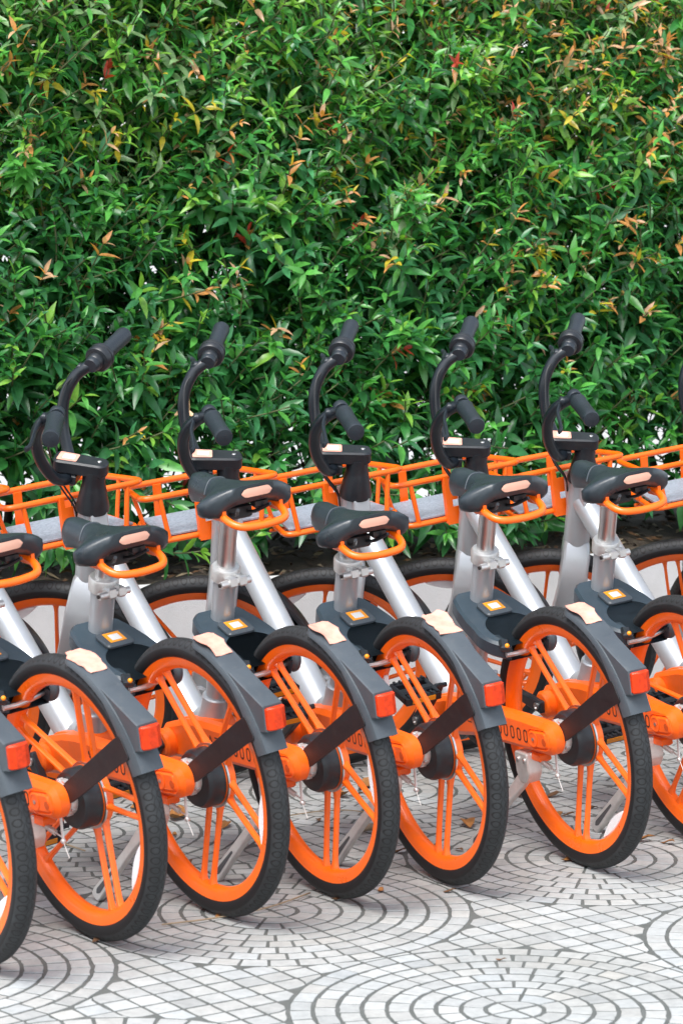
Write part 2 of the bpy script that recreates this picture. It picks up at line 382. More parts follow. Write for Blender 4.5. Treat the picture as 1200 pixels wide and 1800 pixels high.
near = [g for k, g in geos if k < 1e5][:300]; ids = {id(g) for g in near}
for vs_, fs_, colr, c in near:
    me = MB().add([(x - c.x, y - c.y, z) for x, y, z in vs_], fs_).mesh('sett', SETT, 180); me.polygons.foreach_set('use_smooth', [False] * len(me.polygons)); set_col(me, [colr] * len(me.vertices))
    link('paving_sett', me, pave, Matrix.Translation((c.x, c.y, 0)))
VS, FS, CS = [], [], []
for k, g in geos:
    if id(g) in ids: continue
    o = len(VS); VS += g[0]; FS += [tuple(i + o for i in f) for f in g[1]]; CS += [g[2]] * len(g[0])
me = bpy.data.meshes.new('setts'); me.from_pydata(VS, [], FS); me.materials.append(SETT); set_col(me, CS)
tag(link('paving_setts', me, pave), kind='stuff')

# ------------------------------------------------------------------ planter wall, soil
WALL_H = 0.405
pl = link('planter_wall', None); pl.location = (*wxy(0, 0), 0); pl.rotation_euler = (0, 0, WA)
tag(pl, 'low pale grey concrete planter wall holding the hedge behind the bicycles', 'wall')
s0 = -6.0; 
for n_ in range(6):                               # cast lengths with narrow joints
    a, b = s0 + n_ * 2.2, s0 + (n_ + 1) * 2.2 - 0.008
    mb = MB(); box(mb, ((a + b) / 2, 0.06, WALL_H / 2 - 0.01), (b - a, 0.12, WALL_H + 0.02), bev=0.006)
    link('wall_block', mb.mesh('wall_block', CONCRETE), pl)
mb = MB(); box(mb, (0.5, 1.46, WALL_H / 2 - 0.01), (13, 0.12, WALL_H + 0.02), bev=0.006); link('rear_wall', mb.mesh('rear_wall', CONCRETE), pl)
NX, NY = 130, 16; vs_ = []
for i in range(NX):
    for j in range(NY):
        s = -5.5 + 12 * i / (NX - 1); t = 0.121 + 1.278 * j / (NY - 1); x, y = wxy(s, t)
        vs_.append((x, y, 0.375 + 0.03 * noise.noise((x * 4, y * 4, 0)) + 0.018 * noise.noise((x * 15, y * 15, 3)) + 0.03 * math.sin(math.pi * j / (NY - 1))))
soil = link('planter_soil', MB().add(vs_, [(i * NY + j, (i + 1) * NY + j, (i + 1) * NY + j + 1, i * NY + j + 1) for i in range(NX - 1) for j in range(NY - 1)]).mesh('soil', SOIL, 180))
tag(soil, kind='structure')
mb = MB()
for _ in range(1500):                            # bark and dead leaves lying on the soil
    s, t = random.uniform(-2.2, 3), random.uniform(0.13, 0.75); x, y = wxy(s, t)
    z = 0.385 + 0.03 * noise.noise((x * 4, y * 4, 0)) + 0.018 * noise.noise((x * 15, y * 15, 3)) + 0.03 * math.sin(math.pi * (t - .121) / 1.278)
    a = random.uniform(0, 6.3); l, w_ = random.uniform(.01, .03), random.uniform(.004, .011); tl = random.uniform(-.4, .4)
    d = V((math.cos(a), math.sin(a), tl)); e = V((-math.sin(a), math.cos(a), random.uniform(-.5, .5)))
    p = V((x, y, z)); mb.add([p - d * l, p + e * w_, p + d * l, p - e * w_, p + V((0, 0, .006))], [(0, 3, 4), (3, 2, 4), (2, 1, 4), (1, 0, 4)], random.choice((0, 0, 1, 2)))
tag(link('bark_litter', mb.mesh('litter', [BARK, DRYLEAF2, TWIGM], 180)), 'brown bark chips and dead leaves scattered on the planter soil', 'litter', kind='stuff')

# ------------------------------------------------------------------ bicycle meshes (x forward from the rear contact, y left, z up)
R = 0.296
ME = {}
def saddle_meshes():
    L0, NU, NVv = 0.275, 14, 18
    def hw(v): return float(np.interp(v, [0, .07, .16, .25, .33, .42, .52, .65, .8, .93, 1], [.086, .110, .115, .100, .076, .054, .040, .033, .031, .029, .017]))
    def P(u, v):
        w_ = hw(v); x = -.108 + L0 * v + .026 * abs(u) ** 2 * (1 - v) ** 2
        z = .014 * (1 - v) ** 2 - .004 * math.sin(v * 3.1) + .006 * v * v - abs(u) ** 3.2 * (.030 * (1 - v) ** .7 + .026 * v) - (.014 * max(0, (v - .9) / .1) ** 2)
        return V((x, u * w_, z))
    top = MB(); g = []; rows = NVv + 1; cols = NU + 1
    for i in range(rows):
        for j in range(cols):
            u = -1 + 2 * j / NU; u = math.copysign(abs(u) ** .8, u); g.append(P(u, i / NVv))
    fs = [(i * cols + j, (i + 1) * cols + j, (i + 1) * cols + j + 1, i * cols + j + 1) for i in range(NVv) for j in range(NU)]
    # skirt
    loop = [i * cols for i in range(rows)] + [NVv * cols + j for j in range(1, cols)] + [i * cols + NU for i in range(NVv - 1, -1, -1)] + [j for j in range(NU - 1, 0, -1)]
    base = len(g); c = V((.03, 0, -.03)); k = len(loop)
    for t, (dz, f) in enumerate(((-.009, 1.0), (-.018, .985), (-.025, .93), (-.021, .6))):
        for i in loop:
            p = g[i]; q_ = 1 - .25 * math.exp(-((p.x - .05) / .06) ** 2) + .15 * max(0, (p.x - .08) / .08) + .55 * max(0, min(1, (-.03 - p.x) / .06)); g.append(V((c.x + (p.x - c.x) * f, p.y * f, p.z + dz * q_)))
    prev = loop
    for t in range(4):
        cur = [base + t * k + q for q in range(k)]
        fs += [(prev[q], cur[q], cur[(q + 1) % k], prev[(q + 1) % k]) for q in range(k)]; prev = cur
    fs.append(tuple(prev))
    # seam between nose and wings
    top.add(g, [f[::-1] for f in fs])
    ME['saddle'] = top.mesh('saddle', SADDLE, 60)
    sm = MB(); tube(sm, [P(u / 10, .60 + .04 * (1 - (u / 10) ** 2)) + V((0, 0, .0008)) for u in range(-10, 11)], .0018, 6); ME['saddle_seam'] = sm.mesh('saddle_seam', GREYPL)
    # pale reflective strip on the rear edge
    st = MB(); rows_ = []
    for i in range(13):
        u = -.42 + .84 * i / 12; e = max(0, min(1, (1 - abs(u / .42)) * 4.0)) ** .5
        a = P(u, 0); n_ = V((-1, u * .55, 0)).normalized()
        mid = a + V((0, 0, -.0165)); h = .0095 * max(.15, e)
        for q in range(4):
            z = h * (1 - 2 * q / 3); rows_.append(mid + n_ * (.0035 + .0012 * (1 - abs(1 - 2 * q / 3))) + V((0, 0, z)))
    st.add(rows_, [(i * 4 + q, i * 4 + q + 1, (i + 1) * 4 + q + 1, (i + 1) * 4 + q) for i in range(12) for q in range(3)])
    ME['saddle_strip'] = st.mesh('saddle_strip', PALEPINK, 60)
    h = MB()
    loop_ = fillet([(-.03, .056, -.036), (-.075, .072, -.052), (-.122, .062, -.070), (-.130, 0, -.074), (-.122, -.062, -.070), (-.075, -.072, -.052), (-.03, -.056, -.036)], .035, 5)
    tube(h, loop_, .0085, 10)
    for sg in (1, -1): box(h, (-.062, sg * .070, -.050), (.045, .008, .026), bev=.002)
    ME['carry_handle'] = h.mesh('carry_handle', ORANGE)
    r = MB()
    for sg in (1, -1): tube(r, smooth_path([(.12, sg * .018, -.045), (.04, sg * .022, -.062), (-.04, sg * .022, -.062), (-.09, sg * .04, -.04)]), .004, 8)
    box(r, (0, 0, -.062), (.05, .06, .03), bev=.004); box(r, (-.06, -.03, -.040), (.022, .032, .022), bev=.006); box(r, (-.056, 0, -.030), (.016, .10, .012), bev=.004)
    ME['saddle_rails'] = r.mesh('saddle_rails', BLACKPL)
saddle_meshes()
ST_A = V((.44, 0, .315)); ST_D = (V((.309, 0, .676)) - ST_A).normalized()     # seat tube line
SAD0 = ST_A + ST_D * ((.86 - .315) / ST_D.z)                                   # saddle origin at default height
TAU = rad(20.5); STEM = V((.891, 0, .869))
HAX = V((-math.sin(TAU), 0, math.cos(TAU)))
def frame_meshes():
    mb = MB(); tube(mb, [ST_A, V((.309, 0, .676))], .0262, 20)
    dt0, dt1 = V((.948, 0, .70)), V((.495, 0, .268)); dd = (dt1 - dt0)
    tube(mb, [dt0, dt1], .031, 22)
    lathe(mb, [(.0312, 0), (.0358, .012), (.0362, dd.length * .36)], dt0 + dd * .66, dd, 22)
    hd = STEM - HAX * .125
    lathe(mb, [(.030, -.20), (.0345, -.195), (.0345, -.004), (.033, 0)], hd, HAX, 24)
    lathe(mb, [(.048, 0), (.043, .02), (.036, .05), (.0335, .085), (.0305, .088)], ST_A - ST_D * .02, ST_D, 22)
    for q in (.05, .075):
        box(mb, ST_A + ST_D * q + V((-.03, -.022, -.01)), (.028, .026, .014), Matrix.Rotation(.35, 3, 'Y'), .004)
    sphere(mb, (.475, 0, .30), .048, 1.2, .9, .9)
    ME['frame'] = mb.mesh('frame', SILVER)
    c = MB(); side(c, rpoly([(.90, .655), (.995, .655), (.995, .775), (.90, .775)], .012, 3), -.022, .022, .003); ME['basket_mount'] = c.mesh('basket_mount', SILVER)
    c = MB(); P = V((.309, 0, .676)); lathe(c, [(.0268, -.022), (.032, -.018), (.033, .008), (.030, .013), (.0215, .014)], P, ST_D, 24)
    for sg in (1, -1): box(c, P + V((-.04, sg * .012, -.018)), (.03, .017, .024), bev=.004)
    tube(c, [P + V((-.043, .040, -.02)), P + V((-.043, -.034, -.02))], .0085, 12)
    tube(c, [P + V((-.043, .044, -.02)), P + V((-.043, .0405, -.02))], .0045, 6, mi=1)
    ME['seat_clamp'] = c.mesh('seat_clamp', [CAST, INK])
    p = MB(); tube(p, [ST_D * -.30, ST_D * -.055], .0205, 20); box(p, ST_D * -.058, (.05, .05, .03), bev=.006); ME['seat_post'] = p.mesh('seat_post', STEEL)
frame_meshes()
def case_meshes():
    mb = MB(); n = 12
    arc = [(.036 * math.cos(a) - .010, .308 + .036 * math.sin(a)) for a in [rad(95 + 170 * i / n) for i in range(n + 1)]]
    poly = arc + [(.06, .270), (.30, .262), (.44, .240)] + [(.53 + .040 * math.cos(a), .272 + .040 * math.sin(a)) for a in [rad(-100 + 165 * i / n) for i in range(n + 1)]] + [(.44, .334), (.38, .340), (.10, .345)]
    side(mb, poly, .038, .080, .011)
    # hub end bulge with cover and recess, front shell round the bottom bracket
    side(mb, rpoly([(-.036, .288), (.035, .281), (.056, .296), (.052, .326), (-.03, .334)], .018, 4), .076, .0865, .008)
    side(mb, rpoly([(.385, .262), (.46, .236), (.555, .238), (.572, .285), (.53, .318), (.45, .332), (.39, .334)], .03, 4), -.036, .058, .014)
    lathe(mb, [(.034, 0), (.034, .02), (.028, .026), (.014, .028)], (.52, .078, .27), (0, 1, 0), 20)
    lathe(mb, [(.0175, 0), (.0175, .0012), (.0150, .0013), (.0150, .0004), (.0001, .0004)], (.026, .0866, .306), (0, 1, 0), 20)
    box(mb, (.06, .055, .255), (.05, .03, .02), bev=.004)
    ME['chain_case'] = mb.mesh('chain_case', ORANGE_PL, 30)
    c = MB(); lathe(c, [(.0042, 0), (.0042, .0016), (.0028, .002)], (.026, .0872, .306), (0, 1, 0), 8)
    ME['case_screw'] = c.mesh('case_screw', STEEL)
    c = MB(); lathe(c, [(.0085, 0), (.0085, .0010), (.006, .0012)], (-.020, .0866, .307), (0, 1, 0), 14); ME['case_recess_shade'] = c.mesh('case_recess_shade', mat('recess_shade_orange', (0.55, 0.07, 0.004), 0.5))  # raised disc, no hollow: the recess's shade is put into its darker orange
    # serial number: A7 and seven zeros
    glyphs = []; t = None
    def stroke(pts, w_, closed=False):
        pts = [V((p[0], p[1])) for p in pts]; k = len(pts)
        o = inset(pts, -w_ / 2) if closed else None
        if closed:
            i_ = inset(pts, w_ / 2); vs = [(p.x, .0805, p.y) for p in o] + [(p.x, .0805, p.y) for p in i_]
            t.add(vs, [(j, (j + 1) % k, k + (j + 1) % k, k + j) for j in range(k)])
        else:
            for a, b in zip(pts[:-1], pts[1:]):
                d = (b - a).normalized(); e = V((-d.y, d.x)) * w_ / 2; a2, b2 = a - d * w_ / 2, b + d * w_ / 2
                t.add([(q.x, .0805, q.y) for q in (a2 + e, b2 + e, b2 - e, a2 - e)], [(0, 1, 2, 3)])
    zc = .304
    def zero(x0, h, w_):
        pts = [(x0 + w_ * math.cos(a), zc + (h - w_) * (1 if math.sin(a) > 0.001 else -1 if math.sin(a) < -0.001 else 0) + w_ * math.sin(a)) for a in [rad(22.5 * i) for i in range(16)]]
        stroke(pts if area2(pts) > 0 else pts[::-1], .0036, True)
    # seen from the left the text runs towards the rear: x falls along the line
    for i in range(7): t = MB(); zero(.242 - i * .0287, .0135, .0072); glyphs.append(t)
    t = MB()
    stroke([(.322 + .008, zc - .004), (.322, zc + .013)], .0032); stroke([(.322 - .008, zc - .004), (.322, zc + .013)], .0032); stroke([(.3275, zc + .0015), (.3165, zc + .0015)], .0026)
    glyphs.append(t); t = MB()
    stroke([(.294 + .007, zc + .0125), (.294 - .007, zc + .0125), (.294 + .002, zc - .004)], .0032)
    glyphs.append(t); t = MB(); stroke([(.330, zc - .010), (.288, zc - .010)], .0024); glyphs.append(t)
    ME['glyphs'] = [g.mesh('serial_digit', INK) for g in glyphs]
    # drum, collar
    h = MB(); lathe(h, [(.020, -.034), (.044, -.034), (.063, -.016), (.063, .012), (.057, .022), (.030, .025)], (0, 0, 0), (0, 1, 0), 36)
    ME['hub_drum'] = h.mesh('hub_drum', BLACKPL)
    c = MB(); lathe(c, [(.037, .0245), (.037, .034), (.034, .040), (.030, .042)], (0, 0, .306), (0, 1, 0), 24)
    for i in range(10):
        a = rad(36 * i); box(c, (.037 * math.cos(a), .033, .306 + .037 * math.sin(a)), (.004, .013, .008), Matrix.Rotation(-a, 3, 'Y'), .001)
    ME['axle_collar'] = c.mesh('axle_collar', CAST)
    s = MB(); hel = []
    A, B = V((.075, .066, .258)), V((-.008, .055, .230)); u, w_, d = frame_of(B - A)
    for i in range(120): a = i * .62; hel.append(A + (B - A) * (.18 + .6 * i / 120) + (u * math.cos(a) + w_ * math.sin(a)) * .0052)
    tube(s, hel, .0012, 5); tube(s, [A, B], .0018, 6); box(s, A, (.012, .01, .012)); tube(s, smooth_path([(-.004, .05, .270), (-.006, .052, .245), (-.012, .056, .222)]), .0032, 6); sphere(s, (-.012, .056, .223), .006)
    ME['brake_spring'] = s.mesh('brake_spring', CAST)
    s = MB(); tube(s, smooth_path([(-.012, .056, .222), (-.03, .062, .210), (-.045, .066, .197)]), .0008, 5); ME['cable_end'] = s.mesh('cable_end', WHITE)
case_meshes()
def wheel_meshes():
    t = MB(); k = 18; cr = .0235; prof = []
    for i in range(k):
        a = 2 * math.pi * i / k; prof.append((R - cr + cr * math.cos(a) * (1.0 if math.cos(a) > 0 else .95), cr * math.sin(a) * 1.0))
    ring_y(t, prof, 96); ME['tyre'] = t.mesh('tyre', TYRE, 180)
    for nm, dish in (('rear', -.030), ('front', -.012)):
        m = MB(); o, i_ = .2695, .2330
        ring_y(m, [(o, .0185), (o - .003, .0200), (o - .007, .0185), (i_ + .010, .0165), (i_ + .004, .0120), (i_, .0075), (i_ - .001, 0), (i_, -.0075), (i_ + .004, -.0120), (i_ + .010, -.0165), (o - .007, -.0185), (o - .003, -.0200), (o, -.0185), (o - .004, 0)], 96)
        ring_y(m, [(.064, dish + .012), (.064, dish - .010), (.056, dish - .014), (.040, dish - .014), (.040, dish + .012)], 40)
        if nm == 'front': lathe(m, [(.04, -.03), (.034, .03)], (0, dish * .5, 0), (0, 1, 0), 20)
        for s in range(5):
            a = rad(72 * s); er = V((math.cos(a), 0, math.sin(a))); et = V((-math.sin(a), 0, math.cos(a))); ey = V((0, 1, 0))
            for sg in (-1, 1):
                secs = []
                for (r_, off, tw, yw) in ((.050, .0165, .020, .020), (.064, .0185, .0120, .017), (.082, .0195, .0085, .0135), (.15, .0190, .0080, .0125), (.212, .0180, .0085, .0130), (.227, .0178, .0125, .014), (.2380, .0175, .024, .016)):
                    f = (r_ - .050) / (.2380 - .050); y = dish * (1 - f); c = er * r_ + et * sg * off + ey * y
                    ch = .0022
                    for (a_, b_) in ((-.5, -.5 + ch / yw), (-.5 + ch / tw, -.5), (.5 - ch / tw, -.5), (.5, -.5 + ch / yw), (.5, .5 - ch / yw), (.5 - ch / tw, .5), (-.5 + ch / tw, .5), (-.5, .5 - ch / yw)):
                        secs.append(c + et * a_ * tw + ey * b_ * yw)
                m.add(secs, [(i * 8 + j, i * 8 + (j + 1) % 8, (i + 1) * 8 + (j + 1) % 8, (i + 1) * 8 + j) for i in range(6) for j in range(8)])
        ME[nm + '_rim'] = m.mesh(nm + '_rim', ORANGE, 35)
    s = MB(); ring_y(s, [(.0695, -.0225), (.0695, -.0185), (.060, -.0185), (.060, -.0225)], 40); ME['brake_ring'] = s.mesh('brake_ring', STEEL)
    # elongated clear reflector clipped in beside the rim
    p = MB(); pts = []
    for i in range(11):
        a = rad(-15 + 30 * i / 10); w_ = .018 * (1 - abs((i - 5) / 5) ** 2.2) + .004
        pts.append((.2315, a, w_))
    outer = [(r_ * math.cos(a), r_ * math.sin(a)) for r_, a, w_ in pts]; inner = [((r_ - w_) * math.cos(a), (r_ - w_) * math.sin(a)) for r_, a, w_ in pts][::-1]
    side(p, outer + inner, -.006, .006, .0015); ME['spoke_reflector'] = p.mesh('spoke_reflector', CLEAR)
    h = MB(); lathe(h, [(.028, -.03), (.03, .0), (.026, .045), (.012, .05), (.012, -.05)], (0, 0, 0), (0, 1, 0), 20); ME['front_hub'] = h.mesh('front_hub', BLACKPL)
wheel_meshes()
def fender(a0, a1, ri, halfw, lip, n=22, taper0=.35, nose=.03):
    m = MB(); k = 0
    sec = []
    for i in range(n + 1):
        f = i / n; a = rad(a0 + (a1 - a0) * f); er = V((math.cos(a), 0, math.sin(a)))
        w_ = halfw * (1 if f > .08 else (taper0 + (1 - taper0) * (f / .08) ** .5)) * (1 - .08 * f)
        lp = .009 + (lip - .009) * max(0, min(1, (f - .5) / .28))
        outer = [(-w_, -lp), (-w_, -.006), (-w_ * .86, .001), (-w_ * .4, .0035), (w_ * .4, .0035), (w_ * .86, .001), (w_, -.006), (w_, -lp)]
        inner = [(w_ - .003, -lp), (w_ - .003, -.007), (w_ * .8, -.0025), (-w_ * .8, -.0025), (-w_ + .003, -.007), (-w_ + .003, -lp)]
        for (y, r_) in outer + inner: sec.append(er * (ri + .006 + r_) + V((0, y, 0)))
    K = 14
    fs = [(i * K + j, (i + 1) * K + j, (i + 1) * K + (j + 1) % K, i * K + (j + 1) % K) for i in range(n) for j in range(K)]
    fs += [tuple(range(K)), tuple(n * K + j for j in range(K - 1, -1, -1))]
    m.add(sec, fs); return m
def fender_meshes():
    C = V((0, 0, R))
    m = fender(99, 160, .305, .032, .028)
    # wedge behind which the rear reflector sits
    def pr(a, r_): return (r_ * math.cos(rad(a)), r_ * math.sin(rad(a)))
    side(m, [pr(124, .3135), (-.296, .203), (-.298, .150), pr(152, .305), pr(138, .306)], -.0235, .0235, .003)
    ME['rear_fender'] = m.mesh('rear_fender', GREYPL, 35)
    # flat stay: broad strap from the fender down to the hub casing
    s = MB(); A = V((-.250, .0300, .158)); B = V((-.040, .046, .030)); d = (B - A).normalized(); u = V((-d.z, 0, d.x)).normalized(); n_ = u.cross(d)
    M4 = mat_cols(d, u, d.cross(u), A); Ln = (B - A).length
    prism(s, rpoly([(.0, -.030), (.03, -.026), (Ln, -.022), (Ln + .022, -.016), (Ln + .022, .014), (Ln, .020), (.03, .024), (.0, .022)], .010, 4), M4, -.0022, .0022, .0008)
    ME['fender_stay'] = s.mesh('fender_stay', MATTBLK)
    for bi, (x, y) in enumerate(((Ln + .012, -.008), (Ln - .01, .012))):
        b = MB()
        for sgn in (1,):
            p = M4 @ V((x, y, .002 * sgn)); lathe(b, [(.0058, 0), (.0058, .003), (.004, .0048)], p, M4.to_3x3() @ V((0, 0, sgn)), 10)
        ME['stay_bolt%d' % bi] = b.mesh('stay_bolt', STEEL)
    t = MB(); M4 = mat_cols((0, 1, 0), (0, 0, 1), (1, 0, 0), (-.2985, 0, .1765))
    prism(t, [(-.0215, .002), (-.0215, -.005), (-.010, -.0125), (.010, -.0125), (.0215, -.005), (.0215, .002)], mat_cols((0, 1, 0), (1, 0, 0), (0, 0, 1), (-.2985, 0, .1765)), -.0235, .0230, .003)
    ME['tail_reflector'] = t.mesh('tail_reflector', RED, 30)
    for vi in range(3):                       # faded stickers, edges curling up
        rr = random.Random(31 + vi); g = []; NA, NB = 9, 5
        for i in range(NA):
            f = i / (NA - 1); a = rad(99.5 + 17.0 * f)
            for j in range(NB):
                q = j / (NB - 1) * 2 - 1; wl = .0265 * (1.0 - .5 * max(0, f - .55) * (1 if vi != 1 else .2) - .35 * max(0, .18 - f) / .18)
                lift = .0155 + (abs(q) ** 4) * (.007 * max(0, math.sin(f * 3 + vi * 1.7)) if q * (1 if vi % 2 else -1) < 0 else .001) + .0030 * rr.random() ** 2
                sh = .0035 * rr.uniform(-1, 1)
                g.append(V((math.cos(a), 0, math.sin(a))) * (.2992 + lift) + V((0, q * wl + sh, 0)))
        k = len(g); g2 = [p - p.normalized() * .0006 for p in g]
        st = MB(); fs = [(i * NB + j, (i + 1) * NB + j, (i + 1) * NB + j + 1, i * NB + j + 1) for i in range(NA - 1) for j in range(NB - 1)]
        st.add(g, fs); st.add(g2, [f[::-1] for f in fs]); ME['fender_sticker%d' % vi] = st.mesh('fender_sticker', PINK, 60)
    f = fender(118, 170, .303, .030, .016); ME['front_fender'] = f.mesh('front_fender', BLACKPL, 35)
fender_meshes()
def lock_meshes():
    # lock frame: origin on the seat tube, x backwards, y left, z along the seat tube
    m = MB(); out = [(-.045, .042), (-.025, .062), (.02, .074), (.07, .082)] + [(.138 + .088 * math.cos(a), .088 * math.sin(a)) for a in [rad(105 - 60 * i / 8) for i in range(9)]] + [(.222, .046), (.200, .043)]
    arc = [(.140 + .060 * math.cos(a), .055 * math.sin(a)) for a in [rad(50 + 130 * i / 10) for i in range(11)]]
    top = out + arc[:10]; poly = top + [(x, -y) for x, y in reversed(top)]
    prism(m, rpoly(poly, .006, 2), Matrix.Identity(4), -.026, .014, .006)
    prism(m, rpoly([(-.05, -.04), (.055, -.045), (.055, .045), (-.05, .04)], .02, 4), Matrix.Identity(4), -.05, -.02, .004)
    ME['wheel_lock'] = m.mesh('wheel_lock', mat('lock_plastic', (0.028, 0.045, 0.060), 0.38, dirt=0.12, var=0.15, vscale=20, bump=0.08, bscale=700), 35)
    p = MB(); prism(p, rpoly([(.028, -.034), (.088, -.034), (.088, .034), (.028, .034)], .012, 4), Matrix.Identity(4), .0135, .024, .003)
    ME['scan_pad'] = p.mesh('scan_pad', GREYPL)
    q = MB(); prism(q, [(.037, -.020), (.075, -.020), (.075, .020), (.037, .020)], Matrix.Identity(4), .024, .0248, .0002); ME['pad_border'] = q.mesh('pad_border', QRORANGE)
    q = MB(); prism(q, [(.046, -.012), (.069, -.012), (.069, .012), (.046, .012)], Matrix.Identity(4), .0249, .0255, .0002); ME['pad_label'] = q.mesh('pad_label', WHITE)
    s = MB(); tube(s, smooth_path([(.216, .060, -.006), (.218, .03, -.006), (.214, 0, -.006), (.206, -.03, -.006), (.196, -.058, -.006)]), .0062, 12); ME['lock_shackle'] = s.mesh('lock_shackle', STEEL)
    b = MB(); sphere(b, (.203, -.060, -.002), .021, 1.1, .8, 1.25); ME['lock_socket'] = b.mesh('lock_socket', GREYPL, 60)
    b = MB(); box(b, (.214, .066, .019), (.036, .022, .016), Matrix.Rotation(.4, 3, 'Z'), .004); ME['lock_slider'] = b.mesh('lock_slider', BLACKPL)
    b = MB(); sphere(b, (.228, .068, .026), .0055); ME['lock_button'] = b.mesh('lock_button', QRORANGE)
lock_meshes()
def misc_meshes():
    m = MB(); side(m, rpoly([(.07, .262), (.125, .262), (.125, .215), (.112, .19), (.085, .19), (.07, .215)], .006, 3), .045, .083, .003)
    for x in (.083, .110): lathe(m, [(.006, 0), (.006, .003), (.004, .004)], (x, .083, .245), (0, 1, 0), 10, mi=1)
    ME['kickstand_mount'] = m.mesh('kickstand_mount', [CAST, STEEL])
    k = MB(); A = V((.098, .066, .212)); B = V((.242, .150, .026)); d = (B - A).normalized(); u = V((0, 1, 0)).cross(d).normalized(); n_ = d.cross(u)
    M4 = mat_cols(d, u, n_, A); Ln = (B - A).length
    prism(k, rpoly([(-.016, -.014), (.03, -.016), (.10, -.0105), (Ln - .09, -.012), (Ln - .01, -.016), (Ln, -.012), (Ln, .012), (Ln - .01, .016), (Ln - .09, .012), (.10, .0105), (.03, .016), (-.016, .014)], .008, 3), M4, -.008, .008, .0025)
    lathe(k, [(.009, 0), (.009, .003), (.006, .005)], M4 @ V((.002, 0, .008)), n_, 12)
    ME['kickstand_leg'] = k.mesh('kickstand_leg', CAST)
    g = MB(); prism(g, rpoly([(Ln - .085, -.003), (Ln - .02, -.007), (Ln - .012, 0), (Ln - .02, .007), (Ln - .085, .003)], .003, 2), M4, .0081, .0088, .0002); ME['leg_groove_shade'] = g.mesh('leg_groove_shade', mat('groove_shade', (0.12, 0.12, 0.125), 0.5, metal=0.6))  # flat inlay on the leg, the shade of a groove painted as dark metal
    # crank in its own frame: axis y at origin, arm along +x
    for sg, nm in ((1, 'l'), (-1, 'r')):
        c = MB(); prism(c, rpoly([(-.018, -.016), (.03, -.015), (.158, -.010), (.170, 0), (.158, .010), (.03, .015), (-.018, .016)], .008, 3), XZ, -.118 if sg > 0 else .06, -.100 if sg > 0 else .078, .003)
        tube(c, [(0, sg * .04, 0), (0, sg * .112, 0)], .014, 14); tube(c, [(.16, sg * .09, 0), (.16, sg * .135, 0)], .006, 8)
        ME['crank_' + nm] = c.mesh('crank', BLACKPL)
        c = MB(); lathe(c, [(.010, 0), (.010, .003), (.006, .003), (.006, .001)], (0, sg * (.118 if sg > 0 else .078), 0), (0, sg, 0), 14); ME['crank_bolt_' + nm] = c.mesh('crank_bolt', STEEL)
    # pedal centred on its axle (axle y), platform in xy
    p = MB(); yc = .0
    for x in (-.034, .034):
        box(p, (x, 0, 0), (.014, .092, .022), bev=.003)
        for q in range(6): box(p, (x + (.0075 if x > 0 else -.0075) * 0, -.036 + q * .0145, .0125), (.012, .006, .004), bev=.001)
    for y in (-.042, .042): box(p, (0, y, 0), (.068, .010, .020), bev=.003)
    box(p, (0, 0, 0), (.022, .088, .018), bev=.004); box(p, (0, -.015, 0), (.066, .010, .014), bev=.002)
    ME['pedal'] = p.mesh('pedal', BLACKPL)
    a = MB(); box(a, (0, 0, 0), (.0016, .06, .012), bev=.0004)
    ME['pedal_reflector'] = a.mesh('pedal_reflector', AMBER)
misc_meshes()
